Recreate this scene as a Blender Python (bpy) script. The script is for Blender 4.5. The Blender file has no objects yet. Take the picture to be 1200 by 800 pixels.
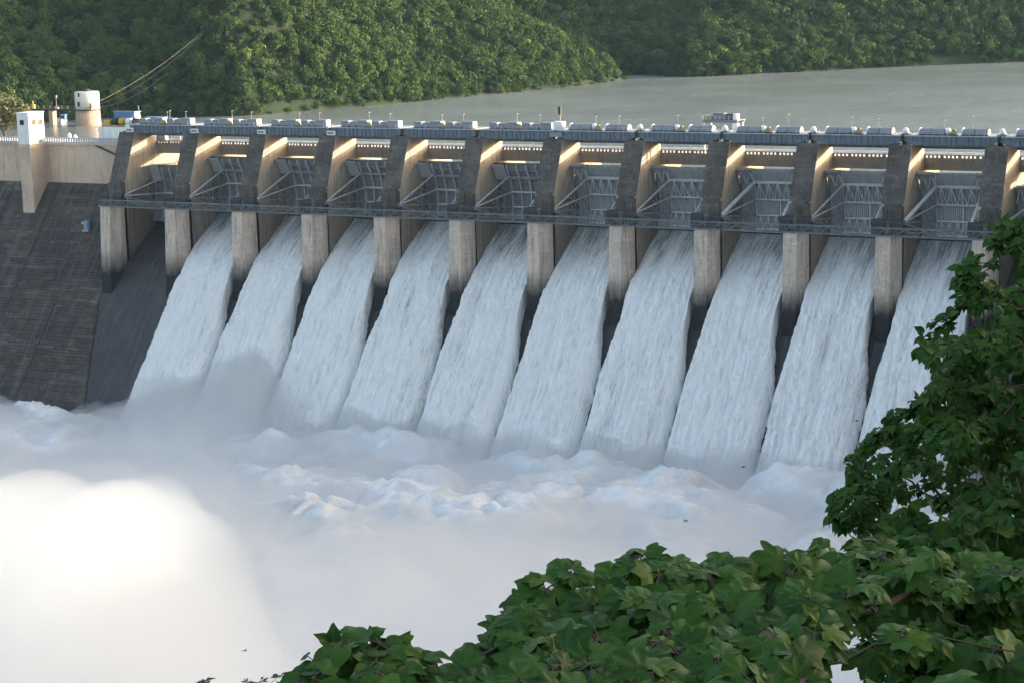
import bpy, bmesh, math, random
import numpy as np
from mathutils import Vector, Matrix

random.seed(7)
R = math.radians
scene = bpy.context.scene
COL = scene.collection

# ------------------------------------------------------------------ camera
CAM = np.array((396.406, -478.373, 66.143))
AX_R = np.array((0.88210886, 0.4703028, -0.02644316))
AX_U = np.array((-0.06072352, 0.16920401, 0.98370862))
AX_F = np.array((-0.46711521, 0.86613237, -0.1778148))
cd = bpy.data.cameras.new('camera')
cam = bpy.data.objects.new('camera', cd)
COL.objects.link(cam)
cam.matrix_world = Matrix(((AX_R[0], AX_U[0], -AX_F[0], CAM[0]), (AX_R[1], AX_U[1], -AX_F[1], CAM[1]),
                           (AX_R[2], AX_U[2], -AX_F[2], CAM[2]), (0, 0, 0, 1)))
cd.sensor_width = 36
cd.lens = 72
cd.clip_start = 0.5
cd.clip_end = 20000
scene.camera = cam

# ------------------------------------------------------------------ sky, sun, exposure
SUN_AZ, SUN_EL = R(52), R(9.0)          # azimuth from upstream (+Y) towards the right bank (+X)
w = bpy.data.worlds.new('World')
scene.world = w
w.use_nodes = True
nt = w.node_tree
sky = nt.nodes.new('ShaderNodeTexSky')
sky.sky_type = 'NISHITA'
sky.sun_disc = False
sky.sun_elevation = SUN_EL
sky.sun_rotation = SUN_AZ
sky.dust_density = 5.0
sky.air_density = 0.9
sky.ozone_density = 0.3
bg = nt.nodes['Background']
bg.inputs[1].default_value = 0.15
nt.links.new(sky.outputs[0], bg.inputs[0])
sd = bpy.data.lights.new('sun', 'SUN')
sd.energy = 2.0
sd.angle = R(0.5)
sd.color = (1.0, 0.93, 0.83)
sun = bpy.data.objects.new('sun', sd)
COL.objects.link(sun)
sdir = Vector((math.sin(SUN_AZ) * math.cos(SUN_EL), math.cos(SUN_AZ) * math.cos(SUN_EL), math.sin(SUN_EL)))
sun.rotation_euler = sdir.to_track_quat('Z', 'Y').to_euler()
sun.location = (600, 300, 300)
scene.view_settings.view_transform = 'Standard'
scene.view_settings.look = 'None'
scene.view_settings.exposure = 2.12
scene.view_settings.gamma = 1.0
scene.cycles.volume_bounces = 14
scene.cycles.max_bounces = 16
scene.cycles.diffuse_bounces = 3
scene.cycles.use_denoising = True


# ------------------------------------------------------------------ helpers
def at(px, py, d):
    """world point seen at photo pixel (px, py), d metres along the view axis"""
    return CAM + d * (AX_F + (px - 600) / 2400 * AX_R - (py - 400) / 2400 * AX_U)


class MB:
    def __init__(s):
        s.v, s.f, s.m = [], [], []

    def add(s, vs, fs, mi=0):
        n = len(s.v)
        s.v += [tuple(float(c) for c in v) for v in vs]
        s.f += [tuple(n + i for i in f) for f in fs]
        s.m += [mi] * len(fs)

    def box(s, x0, x1, y0, y1, z0, z1, mi=0):
        s.add([(x0, y0, z0), (x1, y0, z0), (x1, y1, z0), (x0, y1, z0), (x0, y0, z1), (x1, y0, z1), (x1, y1, z1), (x0, y1, z1)],
              [(3, 2, 1, 0), (4, 5, 6, 7), (0, 1, 5, 4), (1, 2, 6, 5), (2, 3, 7, 6), (3, 0, 4, 7)], mi)

    def bevbox(s, x0, x1, y0, y1, z0, z1, b=0.1, mi=0):
        """box whose top and vertical edges are chamfered"""
        def ring(i, z):
            return [(x0 + i, y0, z), (x1 - i, y0, z), (x1, y0 + i, z), (x1, y1 - i, z), (x1 - i, y1, z), (x0 + i, y1, z), (x0, y1 - i, z), (x0, y0 + i, z)]
        v = ring(b, z0) + ring(b, z1 - b)
        x0 += b; x1 -= b; y0 += b; y1 -= b
        v += ring(b, z1)
        f = [tuple(range(7, -1, -1)), tuple(range(16, 24))]
        for k in range(2):
            for i in range(8):
                j = (i + 1) % 8
                f.append((k * 8 + i, k * 8 + j, k * 8 + 8 + j, k * 8 + 8 + i))
        s.add(v, f, mi)

    def prism_x(s, prof, x0, x1, mi=0, mis=None):
        """profile in (y, z), counter-clockwise seen from +x, swept along x"""
        n = len(prof)
        v = [(x0, y, z) for y, z in prof] + [(x1, y, z) for y, z in prof]
        s.add(v, [tuple(range(n - 1, -1, -1)), tuple(range(n, 2 * n))], mi)
        for i in range(n):
            j = (i + 1) % n
            s.add([v[i], v[j], v[n + j], v[n + i]], [(0, 1, 2, 3)], mis[i] if mis else mi)

    def bar(s, a, b, wd, ht=None, mi=0):
        """square bar between two points"""
        a, b = Vector([float(c) for c in a]), Vector([float(c) for c in b])
        d = (b - a).normalized()
        up = Vector((0, 0, 1)) if abs(d.z) < 0.95 else Vector((0, 1, 0))
        p = d.cross(up).normalized() * (wd / 2)
        q = p.cross(d).normalized() * ((ht or wd) / 2)
        v = [a - p - q, a + p - q, a + p + q, a - p + q, b - p - q, b + p - q, b + p + q, b - p + q]
        s.add([tuple(k) for k in v], [(0, 1, 2, 3), (7, 6, 5, 4), (0, 4, 5, 1), (1, 5, 6, 2), (2, 6, 7, 3), (3, 7, 4, 0)], mi)

    def tube(s, pts, rad, n=8, mi=0, cap=True):
        pts = [Vector([float(c) for c in p]) for p in pts]
        rads = rad if isinstance(rad, (list, tuple)) else [rad] * len(pts)
        v, f = [], []
        ref = None
        for i, p in enumerate(pts):
            d = (pts[min(i + 1, len(pts) - 1)] - pts[max(i - 1, 0)]).normalized()
            if ref is None:
                ref = Vector((0, 0, 1)) if abs(d.z) < 0.9 else Vector((1, 0, 0))
            a = d.cross(ref).normalized()
            b = a.cross(d).normalized()
            ref = b
            for k in range(n):
                t = 2 * math.pi * k / n
                v.append(tuple(p + (a * math.cos(t) + b * math.sin(t)) * rads[i]))
        for i in range(len(pts) - 1):
            for k in range(n):
                j = (k + 1) % n
                f.append((i * n + k, i * n + j, (i + 1) * n + j, (i + 1) * n + k))
        if cap:
            f.append(tuple(range(n - 1, -1, -1)))
            f.append(tuple((len(pts) - 1) * n + k for k in range(n)))
        s.add(v, f, mi)

    def lathe(s, prof, cx, cy, n=20, mi=0):
        """profile of (radius, z) revolved about a vertical axis"""
        v, f = [], []
        for r, z in prof:
            for k in range(n):
                t = 2 * math.pi * k / n
                v.append((cx + r * math.cos(t), cy + r * math.sin(t), z))
        for i in range(len(prof) - 1):
            for k in range(n):
                j = (k + 1) % n
                f.append((i * n + k, i * n + j, (i + 1) * n + j, (i + 1) * n + k))
        f.append(tuple(range(n - 1, -1, -1)))
        f.append(tuple((len(prof) - 1) * n + k for k in range(n)))
        s.add(v, f, mi)

    def build(s, name, mats, parent=None, smooth=False, loc=(0, 0, 0)):
        me = bpy.data.meshes.new(name)
        me.from_pydata(s.v, [], s.f)
        if not isinstance(mats, (list, tuple)):
            mats = [mats]
        for m in mats:
            me.materials.append(m)
        if any(s.m):
            me.polygons.foreach_set('material_index', s.m)
        if smooth:
            me.polygons.foreach_set('use_smooth', [True] * len(s.f))
        me.update()
        o = bpy.data.objects.new(name, me)
        COL.objects.link(o)
        o.location = loc
        if parent:
            o.parent = parent
        return o


def mesh_np(name, V, F, mat, parent=None, smooth=True, attr=None):
    """fast mesh from numpy vertices and an (n, 3 or 4) face array"""
    me = bpy.data.meshes.new(name)
    V = np.asarray(V, dtype=np.float32)
    F = np.asarray(F, dtype=np.int32)
    k = F.shape[1]
    me.vertices.add(len(V))
    me.vertices.foreach_set('co', V.ravel())
    me.loops.add(F.size)
    me.loops.foreach_set('vertex_index', F.ravel())
    me.polygons.add(len(F))
    me.polygons.foreach_set('loop_start', np.arange(0, F.size, k, dtype=np.int32))
    try:
        me.polygons.foreach_set('loop_total', np.full(len(F), k, dtype=np.int32))
    except Exception:
        pass
    me.polygons.foreach_set('use_smooth', np.full(len(F), smooth))
    if attr:
        for an, dat in attr.items():
            a = me.attributes.new(an, 'FLOAT', 'POINT')
            a.data.foreach_set('value', np.asarray(dat, dtype=np.float32))
    me.materials.append(mat)
    me.update(calc_edges=True)
    me.validate()
    o = bpy.data.objects.new(name, me)
    COL.objects.link(o)
    if parent:
        o.parent = parent
    return o


def grid_faces(nu, nv):
    i = np.arange(nu - 1)[:, None] * nv + np.arange(nv - 1)[None, :]
    i = i.ravel()
    return np.stack([i, i + nv, i + nv + 1, i + 1], -1)


def tag(o, label=None, cat=None, group=None, kind=None):
    if label: o['label'] = label
    if cat: o['category'] = cat
    if group: o['group'] = group
    if kind: o['kind'] = kind
    return o


def thing(name, label, cat, loc=(0, 0, 0), group=None):
    o = bpy.data.objects.new(name, None)
    COL.objects.link(o)
    o.location = loc
    o.empty_display_size = 0.5
    return tag(o, label, cat, group)


def dup(root, loc, label=None):
    c = root.copy()
    COL.objects.link(c)
    c.location = loc
    if label: c['label'] = label
    for ch in list(root.children):
        d = ch.copy()
        COL.objects.link(d)
        d.parent = c
        for g in list(ch.children):
            e = g.copy()
            COL.objects.link(e)
            e.parent = d
    return c


# numpy noise -------------------------------------------------------
def _h(ix, iy, seed):
    n = (ix.astype(np.int64) * 374761393 + iy.astype(np.int64) * 668265263 + seed * 1274126177) & 0xFFFFFFFF
    n = ((n ^ (n >> 13)) * 1274126177) & 0xFFFFFFFF
    return ((n ^ (n >> 16)) & 0xFFFF) / 65535.0


def vnoise(x, y, seed=0):
    x = np.asarray(x, float); y = np.asarray(y, float)
    ix, iy = np.floor(x), np.floor(y)
    fx, fy = x - ix, y - iy
    fx = fx * fx * fx * (fx * (fx * 6 - 15) + 10); fy = fy * fy * fy * (fy * (fy * 6 - 15) + 10)
    a, b = _h(ix, iy, seed), _h(ix + 1, iy, seed)
    c, d = _h(ix, iy + 1, seed), _h(ix + 1, iy + 1, seed)
    return (a + (b - a) * fx) + ((c + (d - c) * fx) - (a + (b - a) * fx)) * fy


def fbm(x, y, seed=0, oct=4, gain=0.5):
    s, a, t = 0, 1.0, 0
    for k in range(oct):
        s = s + a * vnoise(x * 2 ** k + 17.3 * k, y * 2 ** k + 5.1 * k, seed + k)
        t += a
        a *= gain
    return s / t


def domes(x, y, seed=0):
    """rounded bumps: 1 - (distance to the nearest jittered point) squared"""
    ix, iy = np.floor(x), np.floor(y)
    best = np.full(np.shape(x), 9.0)
    for a in (-1, 0, 1):
        for b in (-1, 0, 1):
            jx, jy = ix + a, iy + b
            d = (jx + _h(jx, jy, seed) - x) ** 2 + (jy + _h(jx, jy, seed + 91) - y) ** 2
            best = np.minimum(best, d)
    return 1 - np.minimum(best, 1.0)


def sstep(a, b, x):
    t = np.clip((x - a) / (b - a), 0, 1)
    return t * t * (3 - 2 * t)


# materials ---------------------------------------------------------
class NT:
    def __init__(s, name, rough=0.8):
        s.m = bpy.data.materials.new(name)
        s.m.use_nodes = True
        s.t = s.m.node_tree
        s.b = s.t.nodes['Principled BSDF']
        s.b.inputs['Roughness'].default_value = rough
        s.co = None

    def n(s, typ, **kw):
        nd = s.t.nodes.new(typ)
        for k, v in kw.items():
            setattr(nd, k, v)
        return nd

    def l(s, a, b):
        s.t.links.new(a, b)

    def pos(s, scale=(1, 1, 1), world=False):
        mp = s.n('ShaderNodeMapping')
        if world:
            s.l(s.n('ShaderNodeNewGeometry').outputs['Position'], mp.inputs[0])
        else:
            s.l(s.n('ShaderNodeTexCoord').outputs['Object'], mp.inputs[0])
        mp.inputs['Scale'].default_value = scale
        return mp.outputs[0]

    def noise(s, scale, sc=(1, 1, 1), detail=5, rough=0.6, world=False, dist=0.0):
        nd = s.n('ShaderNodeTexNoise')
        nd.inputs['Scale'].default_value = scale
        nd.inputs['Detail'].default_value = detail
        nd.inputs['Roughness'].default_value = rough
        nd.inputs['Distortion'].default_value = dist
        s.l(s.pos(sc, world), nd.inputs['Vector'])
        return nd.outputs[0]

    def ramp(s, src, stops):
        nd = s.n('ShaderNodeValToRGB')
        s.l(src, nd.inputs[0])
        el = nd.color_ramp.elements
        while len(el) < len(stops):
            el.new(0.5)
        for e, (p, c) in zip(el, stops):
            e.position = p
            e.color = (*c, 1) if isinstance(c, tuple) else (c, c, c, 1)
        return nd.outputs[0]

    def mix(s, a, b, fac, mode='MIX'):
        nd = s.n('ShaderNodeMix', data_type='RGBA', blend_type=mode)
        for sock, v in ((nd.inputs['Factor'], fac), (nd.inputs['A'], a), (nd.inputs['B'], b)):
            if hasattr(v, 'links') or hasattr(v, 'is_linked'):
                s.l(v, sock)
            elif isinstance(v, tuple):
                sock.default_value = (*v, 1)
            else:
                sock.default_value = v
        return nd.outputs['Result']

    def math(s, op, a, b=0.0):
        nd = s.n('ShaderNodeMath', operation=op)
        for sock, v in ((nd.inputs[0], a), (nd.inputs[1], b)):
            if hasattr(v, 'is_linked'):
                s.l(v, sock)
            else:
                sock.default_value = v
        return nd.outputs[0]

    def color(s, c):
        s.l(c, s.b.inputs['Base Color']) if hasattr(c, 'is_linked') else setattr(s.b.inputs['Base Color'], 'default_value', (*c, 1))

    def bump(s, src, strength=0.3, dist=0.1):
        nd = s.n('ShaderNodeBump')
        nd.inputs['Strength'].default_value = strength
        nd.inputs['Distance'].default_value = dist
        s.l(src, nd.inputs['Height'])
        s.l(nd.outputs[0], s.b.inputs['Normal'])


def concrete(name, base, dark, streak=0.5, patch=0.4, wet=None, rough=0.9, light=None, lift=0.0, run=(1.3, 1.3, 0.07)):
    k = NT(name, rough)
    light = light or tuple(min(1, c * 1.25) for c in base)
    big = k.noise(0.16, detail=6, rough=0.65, world=True)
    c = k.mix(base, light, k.ramp(big, [(0.4, 0.0), (0.68, 1.0)]))
    fine = k.noise(1.3, detail=8, rough=0.7, world=True)
    c = k.mix(c, dark, k.math('MULTIPLY', k.ramp(fine, [(0.52, 0.0), (0.72, 1.0)]), patch))
    st = k.noise(1.0, sc=run, detail=5, rough=0.7, world=True)
    c = k.mix(c, dark, k.math('MULTIPLY', k.ramp(st, [(0.5, 0.0), (0.66, 1.0)]), streak))
    if lift:
        hz_ = k.noise(1.0, sc=(0.2, 0.2, 1.1), detail=6, rough=0.75, world=True)
        c = k.mix(c, tuple(min(1, q * 2.6) for q in base), k.math('MULTIPLY', k.ramp(hz_, [(0.56, 0.0), (0.68, 1.0)]), lift))
        c = k.mix(c, tuple(q * 0.55 for q in base), k.math('MULTIPLY', k.ramp(hz_, [(0.30, 1.0), (0.44, 0.0)]), lift))
    if wet:
        z0, z1, wc = wet
        sep = k.n('ShaderNodeSeparateXYZ')
        k.l(k.n('ShaderNodeTexCoord').outputs['Object'], sep.inputs[0])
        e = k.math('ADD', sep.outputs[2], k.math('MULTIPLY', k.noise(0.5, sc=(1.2, 1, 0.5), detail=9, rough=0.75, world=True), 7.0))
        mr = k.n('ShaderNodeMapRange')
        k.l(e, mr.inputs[0])
        mr.inputs[1].default_value = z0
        mr.inputs[2].default_value = z1
        c = k.mix(wc, c, mr.outputs[0])
    k.color(c)
    k.bump(fine, 0.25, 0.08)
    return k.m


def paint(name, col, dirt=(0.12, 0.1, 0.08), amt=0.35, rough=0.55, metal=0.0):
    k = NT(name, rough)
    a = k.noise(0.9, sc=(1, 1, 0.35), detail=7, rough=0.7)
    k.color(k.mix(col, dirt, k.math('MULTIPLY', k.ramp(a, [(0.45, 0.0), (0.75, 1.0)]), amt)))
    k.b.inputs['Metallic'].default_value = metal
    k.bump(a, 0.1, 0.03)
    return k.m


M = {}
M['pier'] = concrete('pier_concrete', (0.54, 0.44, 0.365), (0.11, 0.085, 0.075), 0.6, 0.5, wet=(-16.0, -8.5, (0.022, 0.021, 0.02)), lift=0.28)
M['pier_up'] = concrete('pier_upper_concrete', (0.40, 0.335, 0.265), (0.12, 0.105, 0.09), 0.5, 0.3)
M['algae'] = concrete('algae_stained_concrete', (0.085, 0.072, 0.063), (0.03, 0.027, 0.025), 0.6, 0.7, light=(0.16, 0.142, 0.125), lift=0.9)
M['wall'] = concrete('wall_concrete', (0.50, 0.385, 0.285), (0.2, 0.155, 0.12), 0.45, 0.2)
M['beam'] = concrete('beam_concrete', (0.30, 0.265, 0.23), (0.12, 0.105, 0.09), 0.45, 0.4)
M['deck'] = concrete('deck_concrete', (0.58, 0.575, 0.56), (0.25, 0.24, 0.23), 0.0, 0.4)
M['chute'] = concrete('wet_chute_concrete', (0.026, 0.023, 0.022), (0.085, 0.074, 0.068), 0.7, 0.25, rough=0.55, light=(0.045, 0.04, 0.038), run=(1.0, 0.05, 0.05))
M['tan'] = concrete('tan_column_concrete', (0.45, 0.33, 0.24), (0.2, 0.15, 0.12), 0.4, 0.3)
M['white'] = paint('white_wall_paint', (0.78, 0.78, 0.77), (0.35, 0.33, 0.3), 0.35, 0.7)
M['parapet'] = paint('parapet_whitewash', (0.46, 0.46, 0.47), (0.3, 0.29, 0.28), 0.5, 0.8)
M['girder'] = paint('blue_grey_steel', (0.125, 0.155, 0.195), (0.07, 0.08, 0.075), 0.4)
M['flange'] = paint('pale_steel_flange', (0.40, 0.44, 0.48), (0.15, 0.13, 0.12), 0.4)
M['cover'] = paint('grey_hoist_paint', (0.22, 0.24, 0.27), (0.2, 0.19, 0.18), 0.3)
M['coverw'] = paint('white_hoist_paint', (0.82, 0.82, 0.82), (0.4, 0.38, 0.35), 0.25)
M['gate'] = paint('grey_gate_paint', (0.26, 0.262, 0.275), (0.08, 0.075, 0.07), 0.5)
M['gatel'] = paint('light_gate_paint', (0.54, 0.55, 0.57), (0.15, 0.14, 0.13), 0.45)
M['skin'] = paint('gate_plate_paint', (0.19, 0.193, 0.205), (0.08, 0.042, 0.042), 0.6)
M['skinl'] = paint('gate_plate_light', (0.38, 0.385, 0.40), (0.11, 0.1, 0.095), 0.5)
M['truss'] = paint('walkway_green_grey_steel', (0.15, 0.18, 0.195), (0.07, 0.06, 0.055), 0.5)
M['dark'] = paint('dark_machinery', (0.03, 0.03, 0.033), (0.015, 0.015, 0.015), 0.4)
M['yellow'] = paint('yellow_paint', (0.55, 0.36, 0.05), (0.2, 0.14, 0.05), 0.4)
M['ochre'] = paint('ochre_box_paint', (0.32, 0.29, 0.13), (0.15, 0.13, 0.08), 0.4)
M['blue'] = paint('blue_sheet_paint', (0.13, 0.27, 0.48), (0.1, 0.14, 0.2), 0.3)
M['drum'] = paint('pale_blue_tank_paint', (0.22, 0.33, 0.45), (0.1, 0.12, 0.15), 0.4)
M['red'] = paint('red_paint', (0.5, 0.08, 0.06), (0.2, 0.05, 0.04), 0.3)
M['pole'] = paint('pole_steel', (0.3, 0.3, 0.3), (0.15, 0.14, 0.13), 0.3)
M['bark'] = concrete('bark', (0.10, 0.078, 0.06), (0.035, 0.028, 0.022), 0.5, 0.5)
M['cable'] = paint('cable_steel', (0.17, 0.16, 0.15), (0.1, 0.09, 0.08), 0.2)
M['bird'] = paint('dark_feathers', (0.03, 0.03, 0.03), (0.02, 0.02, 0.02), 0.2)
k = NT('window_glass', 0.08); k.color((0.02, 0.025, 0.03)); M['glass'] = k.m
k = NT('lamp_globe', 0.3); k.color((0.85, 0.85, 0.83)); M['globe'] = k.m

# left masonry face: dark stained blocks with pale leached streaks
k = NT('dark_masonry', 0.9)
h = k.noise(0.5, sc=(0.45, 1, 1.2), detail=9, rough=0.8)
g = k.noise(0.09, detail=6, rough=0.7)
c = k.mix((0.044, 0.034, 0.029), (0.14, 0.112, 0.095), k.ramp(h, [(0.5, 0.0), (0.72, 1.0)]))
c = k.mix(c, (0.026, 0.022, 0.021), k.ramp(g, [(0.44, 0.0), (0.62, 0.75)]))
blk = k.n('ShaderNodeAttribute', attribute_name='tone')
c = k.mix(c, (0.19, 0.168, 0.15), k.math('MULTIPLY', blk.outputs['Fac'], k.ramp(h, [(0.4, 0.12), (0.62, 0.5)])))
sp_ = k.noise(1.0, sc=(0.5, 0.03, 0.03), detail=6, rough=0.7)
c = k.mix(c, (0.15, 0.13, 0.115), k.ramp(sp_, [(0.5, 0.0), (0.7, 0.6)]))
k.color(c)
k.bump(h, 0.4, 0.1)
M['masonry'] = k.m

# falling water: grey glassy sheet at the lip, white foam below (aer = aeration, 0..1)
k = NT('falling_water', 0.45)
aer = k.n('ShaderNodeAttribute', attribute_name='aer').outputs['Fac']
uvx = k.n('ShaderNodeAttribute', attribute_name='across').outputs['Fac']
uvs = k.n('ShaderNodeAttribute', attribute_name='along').outputs['Fac']
cb = k.n('ShaderNodeCombineXYZ')
k.l(uvx, cb.inputs[0]); k.l(k.math('MULTIPLY', uvs, 0.035), cb.inputs[1])
st = k.n('ShaderNodeTexNoise'); st.inputs['Scale'].default_value = 3.4; st.inputs['Detail'].default_value = 9; st.inputs['Roughness'].default_value = 0.72
k.l(cb.outputs[0], st.inputs['Vector'])
cb2 = k.n('ShaderNodeCombineXYZ')
k.l(uvx, cb2.inputs[0]); k.l(k.math('MULTIPLY', uvs, 0.4), cb2.inputs[1])
st2 = k.n('ShaderNodeTexNoise'); st2.inputs['Scale'].default_value = 3.2; st2.inputs['Detail'].default_value = 8; st2.inputs['Roughness'].default_value = 0.75
k.l(cb2.outputs[0], st2.inputs['Vector'])
foamv = k.math('ADD', aer, k.math('MULTIPLY', k.math('SUBTRACT', st.outputs[0], 0.5), 2.7))
foamv = k.math('ADD', foamv, k.math('MULTIPLY', k.math('SUBTRACT', st2.outputs[0], 0.5), 1.0))
c = k.ramp(foamv, [(0.0, (0.16, 0.17, 0.168)), (0.28, (0.42, 0.43, 0.42)), (0.5, (0.68, 0.68, 0.66)), (0.72, (0.88, 0.875, 0.855)), (0.95, (0.95, 0.945, 0.93))])
k.color(c)
k.bump(k.math('ADD', st.outputs[0], k.math('MULTIPLY', st2.outputs[0], 0.8)), 0.8, 0.5)
k.b.inputs['Subsurface Weight'].default_value = 0.0
M['jet'] = k.m

# foam on the pool
k = NT('white_foam', 0.7)
a = k.noise(0.07, detail=9, rough=0.68, world=True, dist=0.6)
b = k.noise(0.5, detail=9, rough=0.75, world=True)
k.color(k.mix(k.ramp(a, [(0.34, (0.62, 0.64, 0.64)), (0.5, (0.82, 0.83, 0.84)), (0.7, (0.9, 0.9, 0.91))]), (0.66, 0.67, 0.64), k.ramp(b, [(0.55, 0.0), (0.8, 0.35)])))
k.bump(b, 0.8, 0.9)
M['foam'] = k.m

k = NT('mist')
k.t.nodes.remove(k.b)
pv = k.n('ShaderNodeVolumePrincipled')
pv.inputs['Color'].default_value = (0.996, 0.9965, 0.998, 1)
pv.inputs['Density'].default_value = 0.075
pv.inputs['Anisotropy'].default_value = 0.74
k.l(pv.outputs[0], k.t.nodes['Material Output'].inputs['Volume'])
M['mist'] = k.m

# reservoir
k = NT('reservoir_water', 0.24)
a = k.noise(0.02, sc=(1, 1, 1), detail=5, world=True)
k.color(k.mix((0.17, 0.195, 0.195), (0.215, 0.245, 0.25), k.ramp(a, [(0.4, 0.0), (0.6, 1.0)])))
r1 = k.noise(0.16, sc=(1, 0.45, 1), detail=2, rough=0.5, world=True)
k.bump(r1, 0.4, 0.9)
M['lake'] = k.m
k = NT('river_bed_water', 0.2); k.color((0.3, 0.32, 0.32)); M['river'] = k.m

# ground of hills
k = NT('hill_ground', 0.95)
a = k.noise(0.05, detail=8, world=True)
k.color(k.mix((0.018, 0.034, 0.012), (0.12, 0.06, 0.04), k.ramp(a, [(0.68, 0.0), (0.76, 0.6)])))
k.bump(a, 0.5, 1.0)
M['ground'] = k.m


def foliage(name, c0, c1, c2, transl=0.25, rough=0.55, vein=False, spec=0.5):
    k = NT(name, rough)
    k.b.inputs['Specular IOR Level'].default_value = spec
    tint = k.n('ShaderNodeAttribute', attribute_name='tint').outputs['Fac']
    rnd = k.n('ShaderNodeObjectInfo').outputs['Random']
    f = k.math('FRACT', k.math('ADD', tint, rnd))
    c = k.ramp(f, [(0.0, c0), (0.5, c1), (0.9, c1), (1.0, c2)])
    if vein:
        vn = k.n('ShaderNodeAttribute', attribute_name='vein').outputs['Fac']
        c = k.mix(c, tuple(min(1, x * 1.6) for x in c1), k.math('MULTIPLY', vn, 0.22))
        nz = k.noise(9, detail=4)
        c = k.mix(c, tuple(x * 0.6 for x in c0), k.ramp(nz, [(0.55, 0.0), (0.8, 0.35)]))
        k.bump(k.noise(25, detail=2), 0.15, 0.01)
    k.color(c)
    tr = k.n('ShaderNodeBsdfTranslucent')
    k.l(k.mix(c, (0.8, 1.0, 0.35), 0.5, 'MULTIPLY'), tr.inputs[0])
    ms = k.n('ShaderNodeMixShader')
    ms.inputs[0].default_value = transl
    k.l(k.b.outputs[0], ms.inputs[1]); k.l(tr.outputs[0], ms.inputs[2])
    k.l(ms.outputs[0], k.t.nodes['Material Output'].inputs['Surface'])
    return k.m


M['wood'] = foliage('hill_foliage', (0.036, 0.070, 0.030), (0.080, 0.135, 0.044), (0.15, 0.205, 0.05), 0.15, 0.95, False, 0.05)
M['olive'] = foliage('olive_foliage', (0.10, 0.105, 0.035), (0.13, 0.13, 0.045), (0.16, 0.15, 0.06))
M['lobed'] = foliage('lobed_leaf', (0.020, 0.066, 0.010), (0.048, 0.122, 0.015), (0.075, 0.15, 0.012), 0.25, 0.5, True, 0.22)
M['oval'] = foliage('oval_leaf', (0.018, 0.060, 0.009), (0.044, 0.115, 0.014), (0.09, 0.17, 0.02), 0.25, 0.52, True, 0.22)
M['small'] = foliage('small_leaf', (0.02, 0.035, 0.018), (0.03, 0.05, 0.022), (0.04, 0.065, 0.025), 0.15, 0.5)

ORD = ['first', 'second', 'third', 'fourth', 'fifth', 'sixth', 'seventh', 'eighth', 'ninth', 'tenth', 'eleventh', 'twelfth', 'thirteenth']
S = 24.0                      # bay spacing
NB = 12                       # bays
LAKE = 11.0

# ================================================================== TERRAIN AND WATER
# reservoir outline (x, y) at water level; the shore trees follow it
SHORE = [(-230, 30), (-205, 90), (-175, 128), (-160, 137), (-162, 160), (-152, 186), (-138, 196), (-110, 201), (-90, 208), (-87, 233), (-70, 276), (-58, 338),
         (-45, 388), (-40, 440), (-42, 464), (-58, 478), (-70, 500), (-45, 500), (-20, 480), (5, 502), (10, 518), (24, 526), (45, 557), (76, 590), (115, 623), (170, 680),
         (230, 760), (330, 840), (480, 960), (700, 1200), (1100, 1900)]
LAKEPOLY = SHORE + [(2600, 2500), (2600, 30), (330, 30)]


def poly_signed(x, y, poly):
    """distance to the polygon edge; positive outside"""
    P = np.array(poly, float)
    d = np.full(np.shape(x), 1e9)
    inside = np.zeros(np.shape(x), bool)
    for (ax, ay), (bx, by) in zip(P, np.roll(P, -1, 0)):
        ex, ey = bx - ax, by - ay
        t = np.clip(((x - ax) * ex + (y - ay) * ey) / (ex * ex + ey * ey), 0, 1)
        d = np.minimum(d, np.hypot(x - ax - t * ex, y - ay - t * ey))
        c = ((ay > y) != (by > y)) & (x < ex * (y - ay) / (ey if ey else 1e-9) + ax)
        inside ^= c
    return np.where(inside, -d, d)


def hill_z(x, y):
    d = poly_signed(x, y, LAKEPOLY)
    n = fbm(x / 70, y / 70, 3, 4) - 0.5
    n2 = fbm(x / 240, y / 240, 9, 3) - 0.5
    up = np.maximum(d, 0)
    z = LAKE - 0.6 + 0.8 * sstep(0, 2, up) + up * (0.62 + 0.35 * n2 + 1.2 * np.exp(-((x + 112) ** 2 + (y - 246) ** 2) / 38.0 ** 2)) + 26 * n * sstep(5, 60, up)
    z = np.where(up > 160, LAKE + 150 + (z - LAKE - 150) * 0.35, z)
    return np.where(d > 0, z, LAKE - 3 - np.minimum(-d, 40) * 0.5)


gx, gy = np.meshgrid(np.arange(-700, 1300, 9.0), np.arange(45, 1500, 9.0), indexing='ij')
gz = hill_z(gx, gy)
tag(mesh_np('hills', np.stack([gx.ravel(), gy.ravel(), gz.ravel()], -1), grid_faces(*gx.shape), M['ground']), kind='structure')

m = MB(); m.add([(1.0, 19.3, LAKE), (292, 19.3, LAKE), (292, 30, LAKE), (3000, 30, LAKE), (3000, 3000, LAKE), (-260, 3000, LAKE), (-260, 30, LAKE), (1.0, 30, LAKE)], [(0, 1, 2, 3, 4, 5, 6, 7)])
tag(m.build('reservoir_water', M['lake']), kind='structure')
m = MB(); m.add([(-400, -900, -62), (420, -900, -62), (420, 0, -62), (-400, 0, -62)], [(0, 1, 2, 3)])
tag(m.build('river_water', M['river']), kind='structure')


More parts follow.
